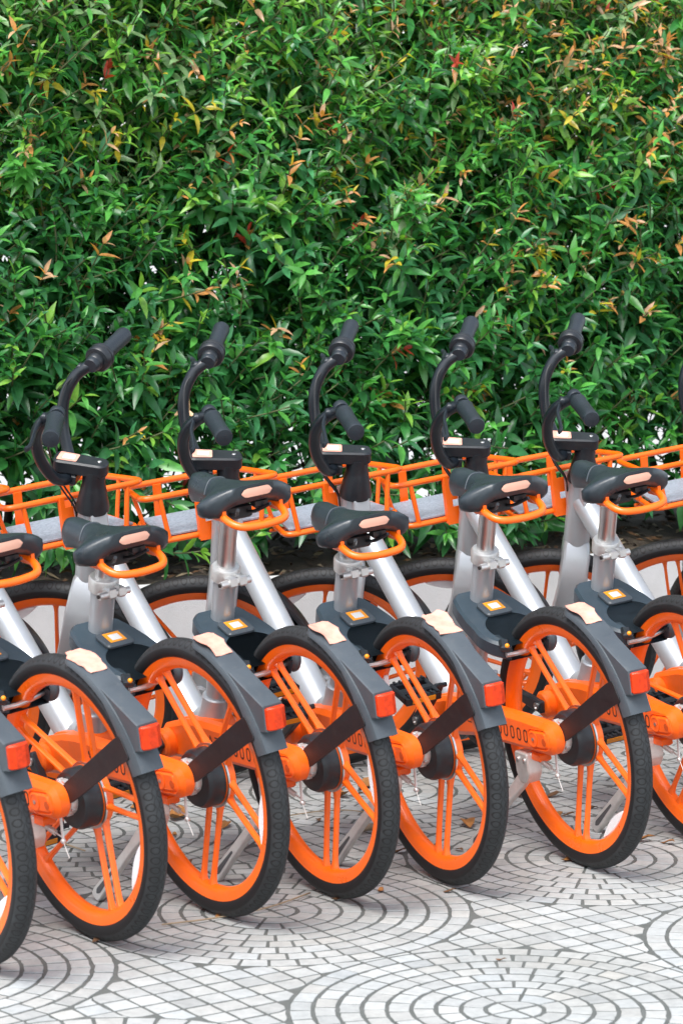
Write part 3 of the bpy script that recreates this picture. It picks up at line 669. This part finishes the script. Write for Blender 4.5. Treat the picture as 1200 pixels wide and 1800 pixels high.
def front_meshes():
    # fork frame: origin at the stem top, z along the steering axis, x forward, y left
    HUB = V((.050, 0, -.632)); ME['HUB'] = HUB
    m = MB(); lathe(m, [(.034, -.405 + .02), (.036, -.38), (.036, -.328), (.034, -.322)], (0, 0, 0), (0, 0, 1), 22)
    # one broad blade on the left: cross sections from the crown to the axle
    secs = [(-.300, .000, .000, .030, .028), (-.306, .000, .000, .034, .033), (-.335, .000, .014, .037, .040), (-.372, .003, .042, .037, .024), (-.386, .004, .054, .037, .0165), (-.42, .007, .057, .0365, .0155), (-.50, .022, .057, .033, .014), (-.58, .040, .057, .029, .013), (-.632, .050, .057, .026, .013), (-.66, .054, .057, .015, .011)]
    vs = []; N = 12
    for (z, x, y, a, b) in secs:
        ca_, cb_ = a * .22, b * .35
        for (px_, py_) in ((a, -b + cb_), (a, b - cb_), (a - ca_ * .35, b - cb_ * .35), (a - ca_, b), (-a + ca_, b), (-a + ca_ * .35, b - cb_ * .35), (-a, b - cb_), (-a, -b + cb_), (-a + ca_ * .35, -b + cb_ * .35), (-a + ca_, -b), (a - ca_, -b), (a - ca_ * .35, -b + cb_ * .35)):
            vs.append((x + px_, y + py_, z))
    fs = [(i * N + j, (i + 1) * N + j, (i + 1) * N + (j + 1) % N, i * N + (j + 1) % N) for i in range(len(secs) - 1) for j in range(N)] + [tuple(range(N)), tuple((len(secs) - 1) * N + j for j in range(N - 1, -1, -1))]
    m.add(vs, fs); lathe(m, [(.022, .040), (.022, .074), (.016, .078)], HUB, (0, 1, 0), 18)
    ME['fork'] = m.mesh('fork', SILVER, 24)
    s = MB(); lathe(s, [(.040, -.125), (.0405, -.118), (.036, -.095), (.0295, -.062), (.0275, -.055), (.0275, -.020)], (0, 0, 0), (0, 0, 1), 26)
    prism(s, rpoly([(-.033, -.024), (.03, -.026), (.098, -.030), (.098, .030), (.03, .026), (-.033, .024)], .020, 5), mat_cols((1, 0, .0), (0, 1, 0), (0, 0, 1), (0, 0, 0)), -.030, .003, .004)
    box(s, (.062, 0, -.045), (.05, .052, .035), bev=.008)
    ME['stem'] = s.mesh('stem', BLACKPL, 35)
    b = MB(); lathe(b, [(.0052, 0), (.0052, .002), (.0035, .003)], (-.012, 0, .003), (0, 0, 1), 10); ME['stem_bolt'] = b.mesh('stem_bolt', STEEL)
    p = MB(); prism(p, rpoly([(.040, -.019), (.088, -.021), (.088, .021), (.040, .019)], .004, 2), Matrix.Identity(4), .003, .0038, .0002); ME['stem_sticker'] = p.mesh('stem_sticker', PINK)
    p = MB(); prism(p, rpoly([(.048, -.010), (.076, -.011), (.076, .011), (.048, .010)], .002, 2), Matrix.Identity(4), .0039, .0044, .0001); ME['sticker_print'] = p.mesh('sticker_print', WHITE)
    half = [(.060, 0, -.042), (.060, .03, -.042), (.080, .062, -.025), (.105, .090, .03), (.112, .112, .095), (.092, .135, .150), (.050, .165, .185), (.022, .30, .198)]
    full = [(x, -y, z) for x, y, z in half[:0:-1]] + half
    hb = MB(); tube(hb, smooth_path(full, 6), .0143, 16); ME['handlebar'] = hb.mesh('handlebar', mat('bar_black', (0.008, 0.012, 0.017), 0.30, var=0.15, vscale=20), 60)
    I, E = V((.050, .165, .185)), V((.022, .30, .198)); d = (E - I).normalized()
    for sg, nm in ((1, 'l'), (-1, 'r')):
        q = lambda p: V((p.x, p.y * sg, p.z)); dd = q(d)
        g = MB(); lathe(g, [(.0170, .0), (.0215, .004), (.0200, .02), (.0196, .07), (.0202, .105), (.0212, .122), (.0195, .129), (.008, .131)], q(I + d * .012), dd, 18)
        ME['grip_' + nm] = g.mesh('grip', GRIP, 50)
        # brake lever with its perch
        v = MB(); pc = q(I - d * .022); lathe(v, [(.0165, -.012), (.0185, -.008), (.0185, .008), (.0165, .012)], pc, dd, 14)
        box(v, pc + V((.022, 0, -.014)), (.03, .022, .02), bev=.005)
        tube(v, smooth_path([pc + V((.034, 0, -.020)), pc + V((.040, sg * .03, -.034)), pc + V((.036, sg * .065, -.042)), pc + V((.034, sg * .095, -.046)), pc + V((.040, sg * .108, -.048))]), [.009] * 6 + [.0085] * 12 + [.0075] * 7, 10, flat=.55, up=(0, 0, 1))
        ME['brake_lever_' + nm] = v.mesh('brake_lever', GRIP, 50)
    r = MB(); dd = V((d.x, -d.y, d.z)); ii = V((I.x, -I.y, I.z))
    lathe(r, [(.0175, -.020), (.0205, -.016), (.0205, -.004), (.0300, -.002), (.0330, .003), (.0330, .014), (.0305, .0155), (.0305, .018), (.0325, .0195), (.0325, .027), (.0290, .031), (.0195, .032)], ii, dd, 28)
    ME['bell_ring'] = r.mesh('bell_ring', BLACKPL, 40)
    pl_ = V((.08, .14, .16)); pr_ = V((.08, -.14, .16))
    for bi, P0 in enumerate((pl_, pr_)):
        c = MB(); tube(c, smooth_path([P0, P0 + V((.03, -P0.y * .3, -.03)), V((.105, P0.y * .25, .04)), V((.085, P0.y * .08, -.06)), V((.045, P0.y * .05, -.12)), V((.036, 0, -.16))]), .0024, 6)
        ME['brake_cable%d' % bi] = c.mesh('brake_cable', CABLE)
front_meshes()
def basket_meshes():
    m = MB(); XR, XF, ZT, ZB = 1.018, 1.215, .778, .668; rt = .0078
    top = fillet([(XR, .188, ZT), (XF, .150, ZT + .006), (XF, -.150, ZT + .006), (XR, -.188, ZT)], .035, 5, True)
    bot = fillet([(XR + .004, .160, ZB), (XF - .012, .128, ZB + .024), (XF - .012, -.128, ZB + .024), (XR + .004, -.160, ZB)], .028, 5, True)
    tube(m, top, rt, 10, closed=True); tube(m, bot, rt * .95, 10, closed=True)
    for y in (-.125, .125): tube(m, [(XR, y * 1.12, ZT), (XR + .004, y, ZB)], .0066, 8)
    for x in (.5,):
        for sg in (1, -1): tube(m, [(XR + (XF - XR) * x, sg * (.188 - .038 * x), ZT + .003), (XR + (XF - XR) * x - .006, sg * (.160 - .032 * x), ZB)], .0056, 8)
    for x in (XR + .07, XR + .13): tube(m, [(x, .145, ZB - .004), (x, -.145, ZB - .004)], .0045, 8)
    ME['basket'] = m.mesh('basket', ORANGE, 50)
    f = MB()
    for y in (0,): box(f, (XF - .004, y, (ZT + ZB) / 2 + .015), (.004, .022, ZT - ZB - .026), Matrix.Rotation(-.09, 3, 'Y'), .0008)
    ME['basket_slat'] = f.mesh('basket_slat', ORANGE)
    f = MB()
    for y in (0,): lathe(f, [(.0035, 0), (.0035, .0006)], (XF - .0065, y, .752), (-1, 0, 0), 8)
    ME['slat_hole'] = f.mesh('slat_hole', INK)
    b = MB(); prism(b, [(XR + .010, -.148), (XF - .02, -.118), (XF - .02, .118), (XR + .010, .148)], Matrix.Translation((XR, 0, ZB + .010)) @ Matrix.Rotation(-.125, 4, 'Y') @ Matrix.Translation((-XR, 0, -ZB - .010)), ZB + .007, ZB + .013, .001); ME['basket_base'] = b.mesh('basket_base', BOARD)
    k = MB(); M4 = mat_cols((0, 1, 0), (0, 0, 1), (1, 0, 0), (XR - .016, 0, 0))
    for poly in ([(-.05, .655), (.05, .655), (.05, .700), (-.05, .700)], [(-.05, .718), (.05, .718), (.05, .756), (-.05, .756)], [(-.05, .700), (-.032, .700), (-.032, .718), (-.05, .718)], [(.032, .700), (.05, .700), (.05, .718), (.032, .718)], [(-.008, .700), (.008, .700), (.008, .718), (-.008, .718)],
                 [(-.05, .756), (-.038, .756), (-.038, .782), (-.05, .782)], [(.038, .756), (.05, .756), (.05, .782), (.038, .782)]):
        prism(k, poly, M4, 0, .004, .0002)
    for y in (-.046, .046): box(k, (XR - .006, y, .717), (.016, .006, .12), bev=.001)
    ME['basket_bracket'] = k.mesh('basket_bracket', ORANGE)
basket_meshes()

# ------------------------------------------------------------------ bicycles
LOCKM = mat_cols((-ST_D.z, 0, ST_D.x), (0, 1, 0), (ST_D.x, 0, ST_D.z), ST_A + ST_D * ((.553 - .315) / ST_D.z))
def steer_matrix(th):
    A = mat_cols((math.cos(TAU), 0, math.sin(TAU)), (0, 1, 0), (-math.sin(TAU), 0, math.cos(TAU)), STEM)
    return A @ Matrix.Rotation(th, 4, 'Z')
def bicycle(x, y, head, lean=7.37, steer=62, saddle=0.0, phase=-90, fphase=0, crank=140, sticker=0, refl=-55, frefl=40, label='', group='bicycles parked in the row'):
    root = link('bicycle', None)
    a, l = rad(head), rad(lean)
    F = V((-math.sin(a), math.cos(a), 0)); Lf = V((-math.cos(a), -math.sin(a), 0))
    root.matrix_world = mat_cols(F, Lf * math.cos(l) - V((0, 0, 1)) * math.sin(l), Lf * math.sin(l) + V((0, 0, 1)) * math.cos(l), (x, y, 0))
    tag(root, label, 'bicycle', group)
    fr = link('frame', ME['frame'], root); link('basket_mount', ME['basket_mount'], fr); link('seat_clamp', ME['seat_clamp'], fr)
    sv = ST_D * (saddle / ST_D.z); sm = Matrix.Translation(SAD0 + sv)
    link('seat_post', ME['seat_post'], root, sm)
    sa = link('saddle', ME['saddle'], root, sm @ Matrix.Rotation(rad(-3), 4, 'Y'))
    for q in ('saddle_seam', 'saddle_strip', 'saddle_rails', 'carry_handle'): link(q, ME[q], sa)
    ca = link('chain_case', ME['chain_case'], root)
    for q in ('case_screw', 'case_recess_shade', 'axle_collar', 'brake_spring', 'cable_end'): link(q, ME[q], ca)
    for g in ME['glyphs']: link('serial_digit', g, ca)
    rw = link('rear_wheel', ME['rear_rim'], root, Matrix.Translation((0, 0, R)) @ Matrix.Rotation(-rad(phase), 4, 'Y'))
    link('tyre', ME['tyre'], rw); link('hub', ME['hub_drum'], rw); link('brake_ring', ME['brake_ring'], rw)
    link('spoke_reflector', ME['spoke_reflector'], rw, Matrix.Rotation(-rad(36), 4, 'Y') @ Matrix.Rotation(-rad(refl), 4, 'Y') @ Matrix.Rotation(rad(refl), 4, 'Y') if refl is None else Matrix.Rotation(-rad(refl), 4, 'Y'))
    rf = link('rear_fender', ME['rear_fender'], root, Matrix.Translation((0, 0, R)))
    link('fender_stay', ME['fender_stay'], rf); link('stay_bolt', ME['stay_bolt0'], rf); link('stay_bolt', ME['stay_bolt1'], rf); link('tail_reflector', ME['tail_reflector'], rf); link('sticker', ME['fender_sticker%d' % sticker], rf)
    lk = link('wheel_lock', ME['wheel_lock'], root, LOCKM)
    for q in ('scan_pad', 'pad_border', 'pad_label', 'lock_shackle', 'lock_socket', 'lock_slider', 'lock_button'): link(q, ME[q], lk)
    ks = link('kickstand', ME['kickstand_mount'], root); link('kickstand_leg', ME['kickstand_leg'], ks); link('leg_groove_shade', ME['leg_groove_shade'], ks)
    for nm, sg, ang in (('l', 1, crank), ('r', -1, crank + 180)):
        cm = Matrix.Translation((.52, 0, .27)) @ Matrix.Rotation(-rad(ang), 4, 'Y')
        c = link('crank', ME['crank_' + nm], root, cm); link('crank_bolt', ME['crank_bolt_' + nm], c)
        pm = Matrix.Translation(cm @ V((.16, 0, 0)) + V((0, sg * (.172 if sg > 0 else .132), 0))) @ Matrix.Rotation(rad(-18), 4, 'Y')
        pe = link('pedal', ME['pedal'], root, pm); [link('pedal_reflector', ME['pedal_reflector'], pe, Matrix.Translation((xx, 0, 0))) for xx in (-.0415, .0415)]
    S = steer_matrix(rad(steer))
    link('fork', ME['fork'], root, S)
    H = S @ Matrix.Translation(ME['HUB'])
    # settle the front tyre on the pavement: slide the wheel along its steering plane until it touches
    W = root.matrix_world @ H; low = min((W @ V(((R) * math.cos(t), 0, (R) * math.sin(t)))).z for t in [i * math.pi / 60 for i in range(120)])
    fw = link('front_wheel', ME['front_rim'], root, H @ Matrix.Rotation(-rad(fphase), 4, 'Y'))
    link('tyre', ME['tyre'], fw); link('hub', ME['front_hub'], fw); link('spoke_reflector', ME['spoke_reflector'], fw, Matrix.Rotation(-rad(frefl), 4, 'Y'))
    link('front_fender', ME['front_fender'], root, H)
    st = link('stem', ME['stem'], root, S); link('stem_bolt', ME['stem_bolt'], st); link('stem_sticker', ME['stem_sticker'], st); link('sticker_print', ME['sticker_print'], st)
    hb = link('handlebar', ME['handlebar'], root, S)
    for q, nm in (('grip_l', 'grip'), ('grip_r', 'grip'), ('brake_lever_l', 'brake_lever'), ('brake_lever_r', 'brake_lever'), ('bell_ring', 'bell_ring'), ('brake_cable0', 'brake_cable'), ('brake_cable1', 'brake_cable')): link(nm, ME[q], hb)
    bk = link('basket', ME['basket'], root)
    for q in ('basket_base', 'basket_bracket'): link(q, ME[q], bk)
    for q in ('basket_slat', 'slat_hole'):
        for yy in (-.065, .065): link(q, ME[q], bk, Matrix.Translation((0, yy, 0)))
    return root, low
BIKES = [
    dict(x=-.724, y=5.285, head=37, saddle=0, phase=-80, crank=60, sticker=1, label='bicycle cut off by the left edge, only its rear wheel and tail reflector in view'),
    dict(x=-.490, y=5.471, head=36.8, lean=7.9, saddle=-.055, phase=-112, crank=-120, sticker=2, refl=-40, label='bicycle whose rear wheel stands lowest in the photo, saddle cut by the left edge'),
    dict(x=-.255, y=5.659, head=35.6, saddle=-.064, phase=-83, crank=-121, sticker=0, refl=-85, label='bicycle with a low saddle, third rear wheel from the left, handlebar out of frame'),
    dict(x=-.017, y=5.809, head=31.7, saddle=.020, phase=-90, crank=-40, steer=46, refl=-92, fphase=15, label='bicycle whose handlebar is the leftmost whole one, turned less than the others'),
    dict(x=.229, y=5.927, head=27.1, lean=7.0, saddle=-.067, phase=-88, crank=150, refl=110, steer=65, fphase=-20, sticker=1, label='bicycle with low saddle, second whole handlebar from the left, fifth rear wheel'),
    dict(x=.546, y=6.076, head=27.1, saddle=0, phase=-88, crank=140, steer=63, refl=-42, fphase=20, sticker=0, label='bicycle with the rightmost complete rear wheel and its serial number side showing'),
    dict(x=.838, y=6.254, head=25.9, lean=7.7, saddle=0, phase=-60, crank=8, steer=62, fphase=50, sticker=2, label='bicycle with the rightmost saddle, its rear wheel cut by the right edge'),
    dict(x=1.125, y=6.43, head=26, saddle=0, phase=-40, crank=-43, steer=62, fphase=18, label='bicycle seen from its handlebar to its basket at right, rear wheel out of frame'),
    dict(x=1.512, y=6.64, head=26, saddle=.01, phase=-10, crank=20, steer=60, fphase=5, frefl=95, label='bicycle of which only the front wheel, basket and a grip enter at the right edge'),
    dict(x=1.775, y=6.79, head=26, saddle=.01, phase=-10, crank=80, steer=58, fphase=40, label='bicycle farthest right, only part of its front wheel and basket in view'),
]
for b in BIKES:
    r_, low = bicycle(**b)
# ------------------------------------------------------------------ hedge
LC = [(.028, .135, .040), (.046, .220, .052), (.050, .205, .082), (.092, .330, .062), (.20, .42, .060), (.52, .42, .04), (.62, .28, .09), (.66, .40, .25), (.42, .05, .03), (.25, .40, .19)]
LW = [.30, .34, .2, .16]
leaf_t = np.array([(0, 0), (.16, 1), (.16, 0), (.16, -1), (.42, 1), (.42, 0), (.42, -1), (.72, 1), (.72, 0), (.72, -1), (1, 0)])
hwid = {0: 0, .16: .11, .42: .16, .72: .105, 1: 0}
LT = np.array([(x, s * hwid[x], (abs(s) * .045) if s else 0) for x, s in leaf_t])
LF = [(0, 3, 2), (0, 2, 1), (3, 6, 5, 2), (2, 5, 4, 1), (6, 9, 8, 5), (5, 8, 7, 4), (9, 10, 8), (8, 10, 7)]
leaves = []         # (origin, dir, side, normal, size, droop, colour class)
twigs = MB()
def sprig(b, g, Ls, K, size, young):
    g = g.normalized(); u, w_, _ = frame_of(g); az0 = random.uniform(0, 6.28)
    bend = V((random.uniform(-.2, .2), random.uniform(-.2, .2), .12))
    base_c = random.choices(range(4), LW if b.z > 1.35 else [.44, .27, .24, .05])[0]; pts = []
    if b.z > 1.2 and random.random() < (b.z - 1.2) * 1.1: base_c = random.choice((3, 3, 4, 9, 9))  # higher shoots turn paler: haze over the hedge top put into leaf colour
    for k in range(K + 1):
        f = k / K; p = b + g * (Ls * f) + bend * (Ls * f * f); pts.append(p)
        sz = size * (1.0 - .42 * f) * random.uniform(.8, 1.15); al = rad(82 - 48 * f) + random.gauss(0, .15)
        n_here = 2 if k < K else 3
        for q in range(n_here):
            az = az0 + k * math.pi / 2 + q * (2 * math.pi / n_here) + random.gauss(0, .22)
            rd_ = u * math.cos(az) + w_ * math.sin(az)
            d = (g * math.cos(al) + rd_ * math.sin(al) + V((0, 0, -.16 + .1 * random.gauss(0, 1))) + V((-WN.x, -WN.y, 0)) * .18).normalized()
            nn = (g - d * g.dot(d) + V((0, 0, .55)) - d * (.55 * d.z) + V((random.gauss(0, .2), random.gauss(0, .2), 0)))
            sd_ = nn.cross(d).normalized(); nn = d.cross(sd_).normalized()
            c = base_c if random.random() < .7 else random.choices(range(4), LW)[0]
            if f > .6 and young == 0 and random.random() < (.25 if b.z < 1.35 else .5): c = 3
            if f > .45 and young == 1 and random.random() < .85: c = 3 if random.random() < .45 else 4
            if f > .55 and young == 2: c = random.choice((6, 6, 7, 7, 5)) ; sz *= .92
            if young == 3 and f > .3: c = random.choice((5, 5, 4))
            if young == 4 and f > .5: c = 8 if random.random() < .7 else 6
            leaves.append((p, d, sd_, nn, sz, random.choice((.12, .3, .48)), c))
    tube(twigs, pts, [.0024] * len(pts), 4, cap=False)
def surf(s, z):     # foliage front, metres behind the wall face
    return .30 + .13 * noise.noise((s * 1.6, z * 1.6, 1.3)) + .09 * noise.noise((s * 4.2, z * 4.2, 7.1)) + .26 * max(0, z - 1.0)
for layer, (cnt, t0, t1) in enumerate(((4300, -.02, .12), (3000, .10, .28), (2300, .25, .55), (4200, .5, 1.25))):
    for _ in range(cnt):
        s = random.uniform(-2.6, 1.9); z = .46 + 2.45 * random.random() ** (1 if layer < 2 else .72)
        if z < .72 and random.random() < (.42, .7, .95, .98)[layer]: continue
        hole = noise.noise((s * 2.6 + 9, z * 2.6, 4.4))
        if layer < 2 and hole > .38 and z < 1.6 and random.random() < .5: continue
        t = surf(s, z) + random.uniform(t0, t1); x, y = wxy(s, t)
        out = V((-WN.x, -WN.y, 0)) * (1 if layer < 3 else random.choice((1, -1)))
        g = out * random.uniform(.25, 1.0) + V((0, 0, random.uniform(.1, 1.0))) + V((WD.x, WD.y, 0)) * random.gauss(0, .5)
        up = max(0, min(1, (z - 1.0) / 1.1)); rgt = max(0, min(1, (s + 1) / 2.5))
        pr_ = random.random(); young = 0
        if layer < 2:
            if pr_ < .06 + .38 * up * (.35 + rgt): young = 2
            elif pr_ < .19 + .47 * up: young = 1
            elif pr_ < .195 + .51 * up: young = 3
            elif pr_ > .988: young = 4
        sprig(V((x, y, z)), g, random.uniform(.07, .16), random.choice((3, 4, 4, 5)), random.uniform(.066, .112) * (1 - .28 * up) * (1 if layer < 3 else 1.4 / (1 - .28 * up)), young)
for _ in range(430):                              # low shoots hanging over the planter edge
    s, t = random.uniform(-2.4, 1.8), random.uniform(.14, .5); x, y = wxy(s, t)
    g = V((-WN.x, -WN.y, 0)) * random.uniform(.3, 1) + V((WD.x, WD.y, 0)) * random.gauss(0, .6) + V((0, 0, random.uniform(-.5, .5)))
    if noise.noise((s * 2.2, 3.3, 8.1)) > .02: continue
    sprig(V((x, y, random.uniform(.46, .80))), g, random.uniform(.06, .14), random.choice((3, 4)), random.uniform(.07, .10), 1 if random.random() < .3 else 0)
n = len(leaves)
O = np.array([l[0][:] for l in leaves]); D = np.array([l[1][:] for l in leaves]); S_ = np.array([l[2][:] for l in leaves]); N_ = np.array([l[3][:] for l in leaves])
SZ = np.array([l[4] for l in leaves]); DR = np.array([l[5] for l in leaves]); CI = np.array([l[6] for l in leaves])
cp, sp_ = math.cos(rad(CAM_PITCH)), math.sin(rad(CAM_PITCH))
Cc = O + D * SZ[:, None] * .5; dep = Cc[:, 1] * cp - (Cc[:, 2] - CAM_H) * sp_
PU = 600 + FPX * Cc[:, 0] / dep; PV = 900 - FPX * (Cc[:, 1] * sp_ + (Cc[:, 2] - CAM_H) * cp) / dep
face = np.abs((N_ * np.stack([Cc[:, 0], Cc[:, 1], Cc[:, 2] - CAM_H], 1)).sum(1)) / dep
tt = (Cc[:, :2] - np.array(WP)) @ np.array(WN)
score = SZ / dep * (0.3 + face) * np.exp(-tt * 4.0); score[(PU < 10) | (PU > 1190) | (PV < 10) | (PV > 780)] = 0
pick = np.argsort(-score)[:300]; single = np.zeros(n, bool); single[pick] = True
hedge = link('hedge', None); hedge.location = (*wxy(0, .6), 0.38)
tag(hedge, 'tall dense green hedge with orange young shoots growing in the concrete planter', 'hedge')
bpy.context.view_layer.update()
HI = hedge.matrix_world.inverted()
lm = {}
for i in pick:
    key = (float(DR[i]), int(CI[i]))
    if key not in lm:
        T = LT.copy(); T[:, 2] -= key[0] * T[:, 0] ** 2 * .8
        m_ = MB().add(T, LF).mesh('leaf', LEAF, 180); c_ = LC[key[1]]; set_col(m_, [(*c_, 1)] * 11); lm[key] = m_
    link('leaf', lm[key], hedge, HI @ mat_cols(D[i] * SZ[i], S_[i] * SZ[i], N_[i] * SZ[i], O[i]))
rest = np.where(~single)[0]; k = len(rest)
T = np.repeat(LT[None], k, 0); T[:, :, 2] -= DR[rest][:, None] * T[:, :, 0] ** 2 * .8
Vv = O[rest][:, None] + SZ[rest][:, None, None] * (T[:, :, 0:1] * D[rest][:, None] + T[:, :, 1:2] * S_[rest][:, None] + T[:, :, 2:3] * N_[rest][:, None])
Cv = np.array([(*c, 1) for c in LC])[CI[rest]]; Cv[:, :3] *= rng.normal(1, .14, (k, 1)).clip(.6, 1.5)
off = (np.arange(k) * 11)
faces = []
for o in off: faces += [tuple(i + o for i in f) for f in LF]
me = bpy.data.meshes.new('foliage'); hl = np.array(HI.translation[:]); me.from_pydata((Vv.reshape(-1, 3) + hl).tolist(), [], faces); me.materials.append(LEAF)
me.polygons.foreach_set('use_smooth', [True] * len(me.polygons)); set_col(me, np.repeat(Cv, 11, 0))
tag(link('foliage', me, hedge), kind='stuff')
twigs.v = [(x + hl[0], y + hl[1], z + hl[2]) for x, y, z in twigs.v]
tag(link('twigs', twigs.mesh('twigs', mat('green_twig', (.07, .085, .03), .6), 180), hedge), kind='stuff')
for i in range(26):                               # woody stems
    s = -2.5 + 4.3 * i / 25 + random.gauss(0, .06); t = .85 + random.gauss(0, .06); x, y = wxy(s, t)
    pts = [V((x, y, .36))]; d = V((random.gauss(0, .10) + WN.x * .2, random.gauss(0, .04) + WN.y * .2, 1))
    for q in range(7): d = (d + V((random.gauss(0, .11), random.gauss(0, .04), .1))).normalized(); pts.append(pts[-1] + d * .26)
    mb = MB(); tube(mb, smooth_path([p + HI.translation for p in pts], 3), [.016 - .012 * q / 21 for q in range(22)], 7)
    for q in range(7):
        p = pts[random.randrange(0, 5)] + HI.translation; e = V((random.gauss(0, 1), random.gauss(0, 1), .7)).normalized()
        tube(mb, smooth_path([p, p + e * .14, p + e * .25 + V((0, 0, .12)), p + e * .32 + V((0, 0, .28))], 3), [.007 - .0005 * h for h in range(10)], 5)
    link('stem', mb.mesh('woody_stem', BARK, 180), hedge)

# ------------------------------------------------------------------ fallen leaves and twigs on the pavement
def ground_pt(u, v_):
    X = (u - 600) / FPX; Zc = -(v_ - 900) / FPX
    d = V((X, cp + Zc * sp_, -sp_ + Zc * cp)); t = CAM_H / -d.z; return d.x * t, d.y * t
fl = [(1000, 1514, .03, 'dry orange leaf lying in front of the rightmost complete rear wheel', 0), (1022, 1521, .02, 'small brown leaf beside the orange one under the rightmost complete wheel', 1),
      (597, 1583, .03, 'brown leaf at the foot of the fourth rear wheel from the left', 1), (668, 1568, .018, 'tiny yellow leaf right of the fourth rear wheel from the left', 0),
      (388, 1612, .02, 'orange leaf touching the foot of the third rear wheel from the left', 0), (176, 1655, .026, 'dark brown leaf under the lowest rear wheel at left', 1),
      (792, 1557, .028, 'brown leaf at the foot of the fifth rear wheel from the left', 1), (790, 1570, .02, 'small leaf a little in front of the fifth rear wheel', 1),
      (1172, 1484, .024, 'orange leaf near the right edge behind the last complete wheel', 0), (997, 1436, .024, 'brown curled leaf seen inside the rightmost complete wheel', 1),
      (820, 1452, .05, 'long tan leaf seen through the fifth rear wheel', 0), (640, 1385, .05, 'bright orange leaf seen through the upper right of the fourth rear wheel', 0),
      (600, 1402, .05, 'orange leaf cluster seen through the fourth rear wheel', 0), (310, 1440, .06, 'broad tan leaf lying between the second and third rear wheels', 0),
      (330, 1520, .03, 'small brown leaf left of the third rear wheel rim', 1), (700, 1500, .03, 'pale leaf between the fourth and fifth rear wheels', 1),
      (900, 1245, .05, 'yellowish leaf near the planter foot behind the sixth wheel', 0), (880, 1690, .016, 'tiny brown scrap of leaf on the open paving at right', 1)]
for (u_, v_, sz, lab, ci) in fl:
    x, y = ground_pt(u_, v_); a = random.uniform(0, 6.28); T = LT * np.array([1, 1.5, 1.2]); T = T - np.array([.5, 0, 0]); T[:, 2] += .10 * np.abs(T[:, 0]) + .25 * T[:, 1] ** 2 + .05
    T[:, 2] += .12 * np.sin(T[:, 0] * 5 + a)
    T[:, 2] -= T[:, 2].min() - .02
    m_ = MB(); m_.add(T * sz * 1.5, LF); bt = T.copy(); bt[:, 2] -= .012; m_.add(bt * sz * 1.5, [f[::-1] for f in LF])
    o = link('fallen_leaf', m_.mesh('fallen_leaf', (DRYLEAF, DRYLEAF2)[ci], 180)); o.location = (x, y, .0015); o.rotation_euler = (0, 0, a)
    tag(o, lab, 'leaf', 'fallen leaves on the paving')
for i in range(22):
    u_, v_ = random.uniform(20, 1150), random.uniform(1330, 1500)
    fl_ = (u_, v_, random.uniform(.018, .045), i % 2); x, y = ground_pt(u_, v_); a = random.uniform(0, 6.28)
    T = LT * np.array([1, random.uniform(1, 1.8), 1.2]) - np.array([.5, 0, 0]); T[:, 2] += .14 * np.abs(T[:, 0]) + .3 * T[:, 1] ** 2 + .1 * np.sin(T[:, 0] * 5 + a); T[:, 2] -= T[:, 2].min() - .02
    m_ = MB(); m_.add(T * fl_[2] * 1.5, LF); bt = T.copy(); bt[:, 2] -= .012; m_.add(bt * fl_[2] * 1.5, [f[::-1] for f in LF])
    o = link('fallen_leaf', m_.mesh('fallen_leaf', (DRYLEAF, DRYLEAF2)[i % 2], 180)); o.location = (x, y, .0015); o.rotation_euler = (0, 0, a)
    tag(o, 'small dry leaf scattered on the paving beneath the parked bicycles', 'leaf', 'leaf litter under the bicycles')
def twig(pix, r, lab):
    P = [V((*ground_pt(u_, v_), .004 + r)) for u_, v_ in pix]; c = P[0].copy(); c.z = 0; mb = MB()
    tube(mb, smooth_path([p - c for p in P], 5), r, 6); o = link('twig', mb.mesh('twig', TWIGM, 180)); o.location = c; tag(o, lab, 'twig', 'twigs on the paving')
twig([(285, 1630), (380, 1618), (470, 1600), (545, 1574)], .0018, 'long thin dry stalk lying across the paving in front of the third wheel')
twig([(20, 1420), (60, 1455), (110, 1485), (150, 1500)], .002, 'thin bent twig seen through the second rear wheel')
twig([(505, 1438), (560, 1430), (610, 1428), (660, 1434)], .0015, 'straight dark stalk seen through the fourth rear wheel')
twig([(633, 1466), (648, 1463), (660, 1464)], .009, 'short thick piece of brown wood behind the fourth rear wheel')
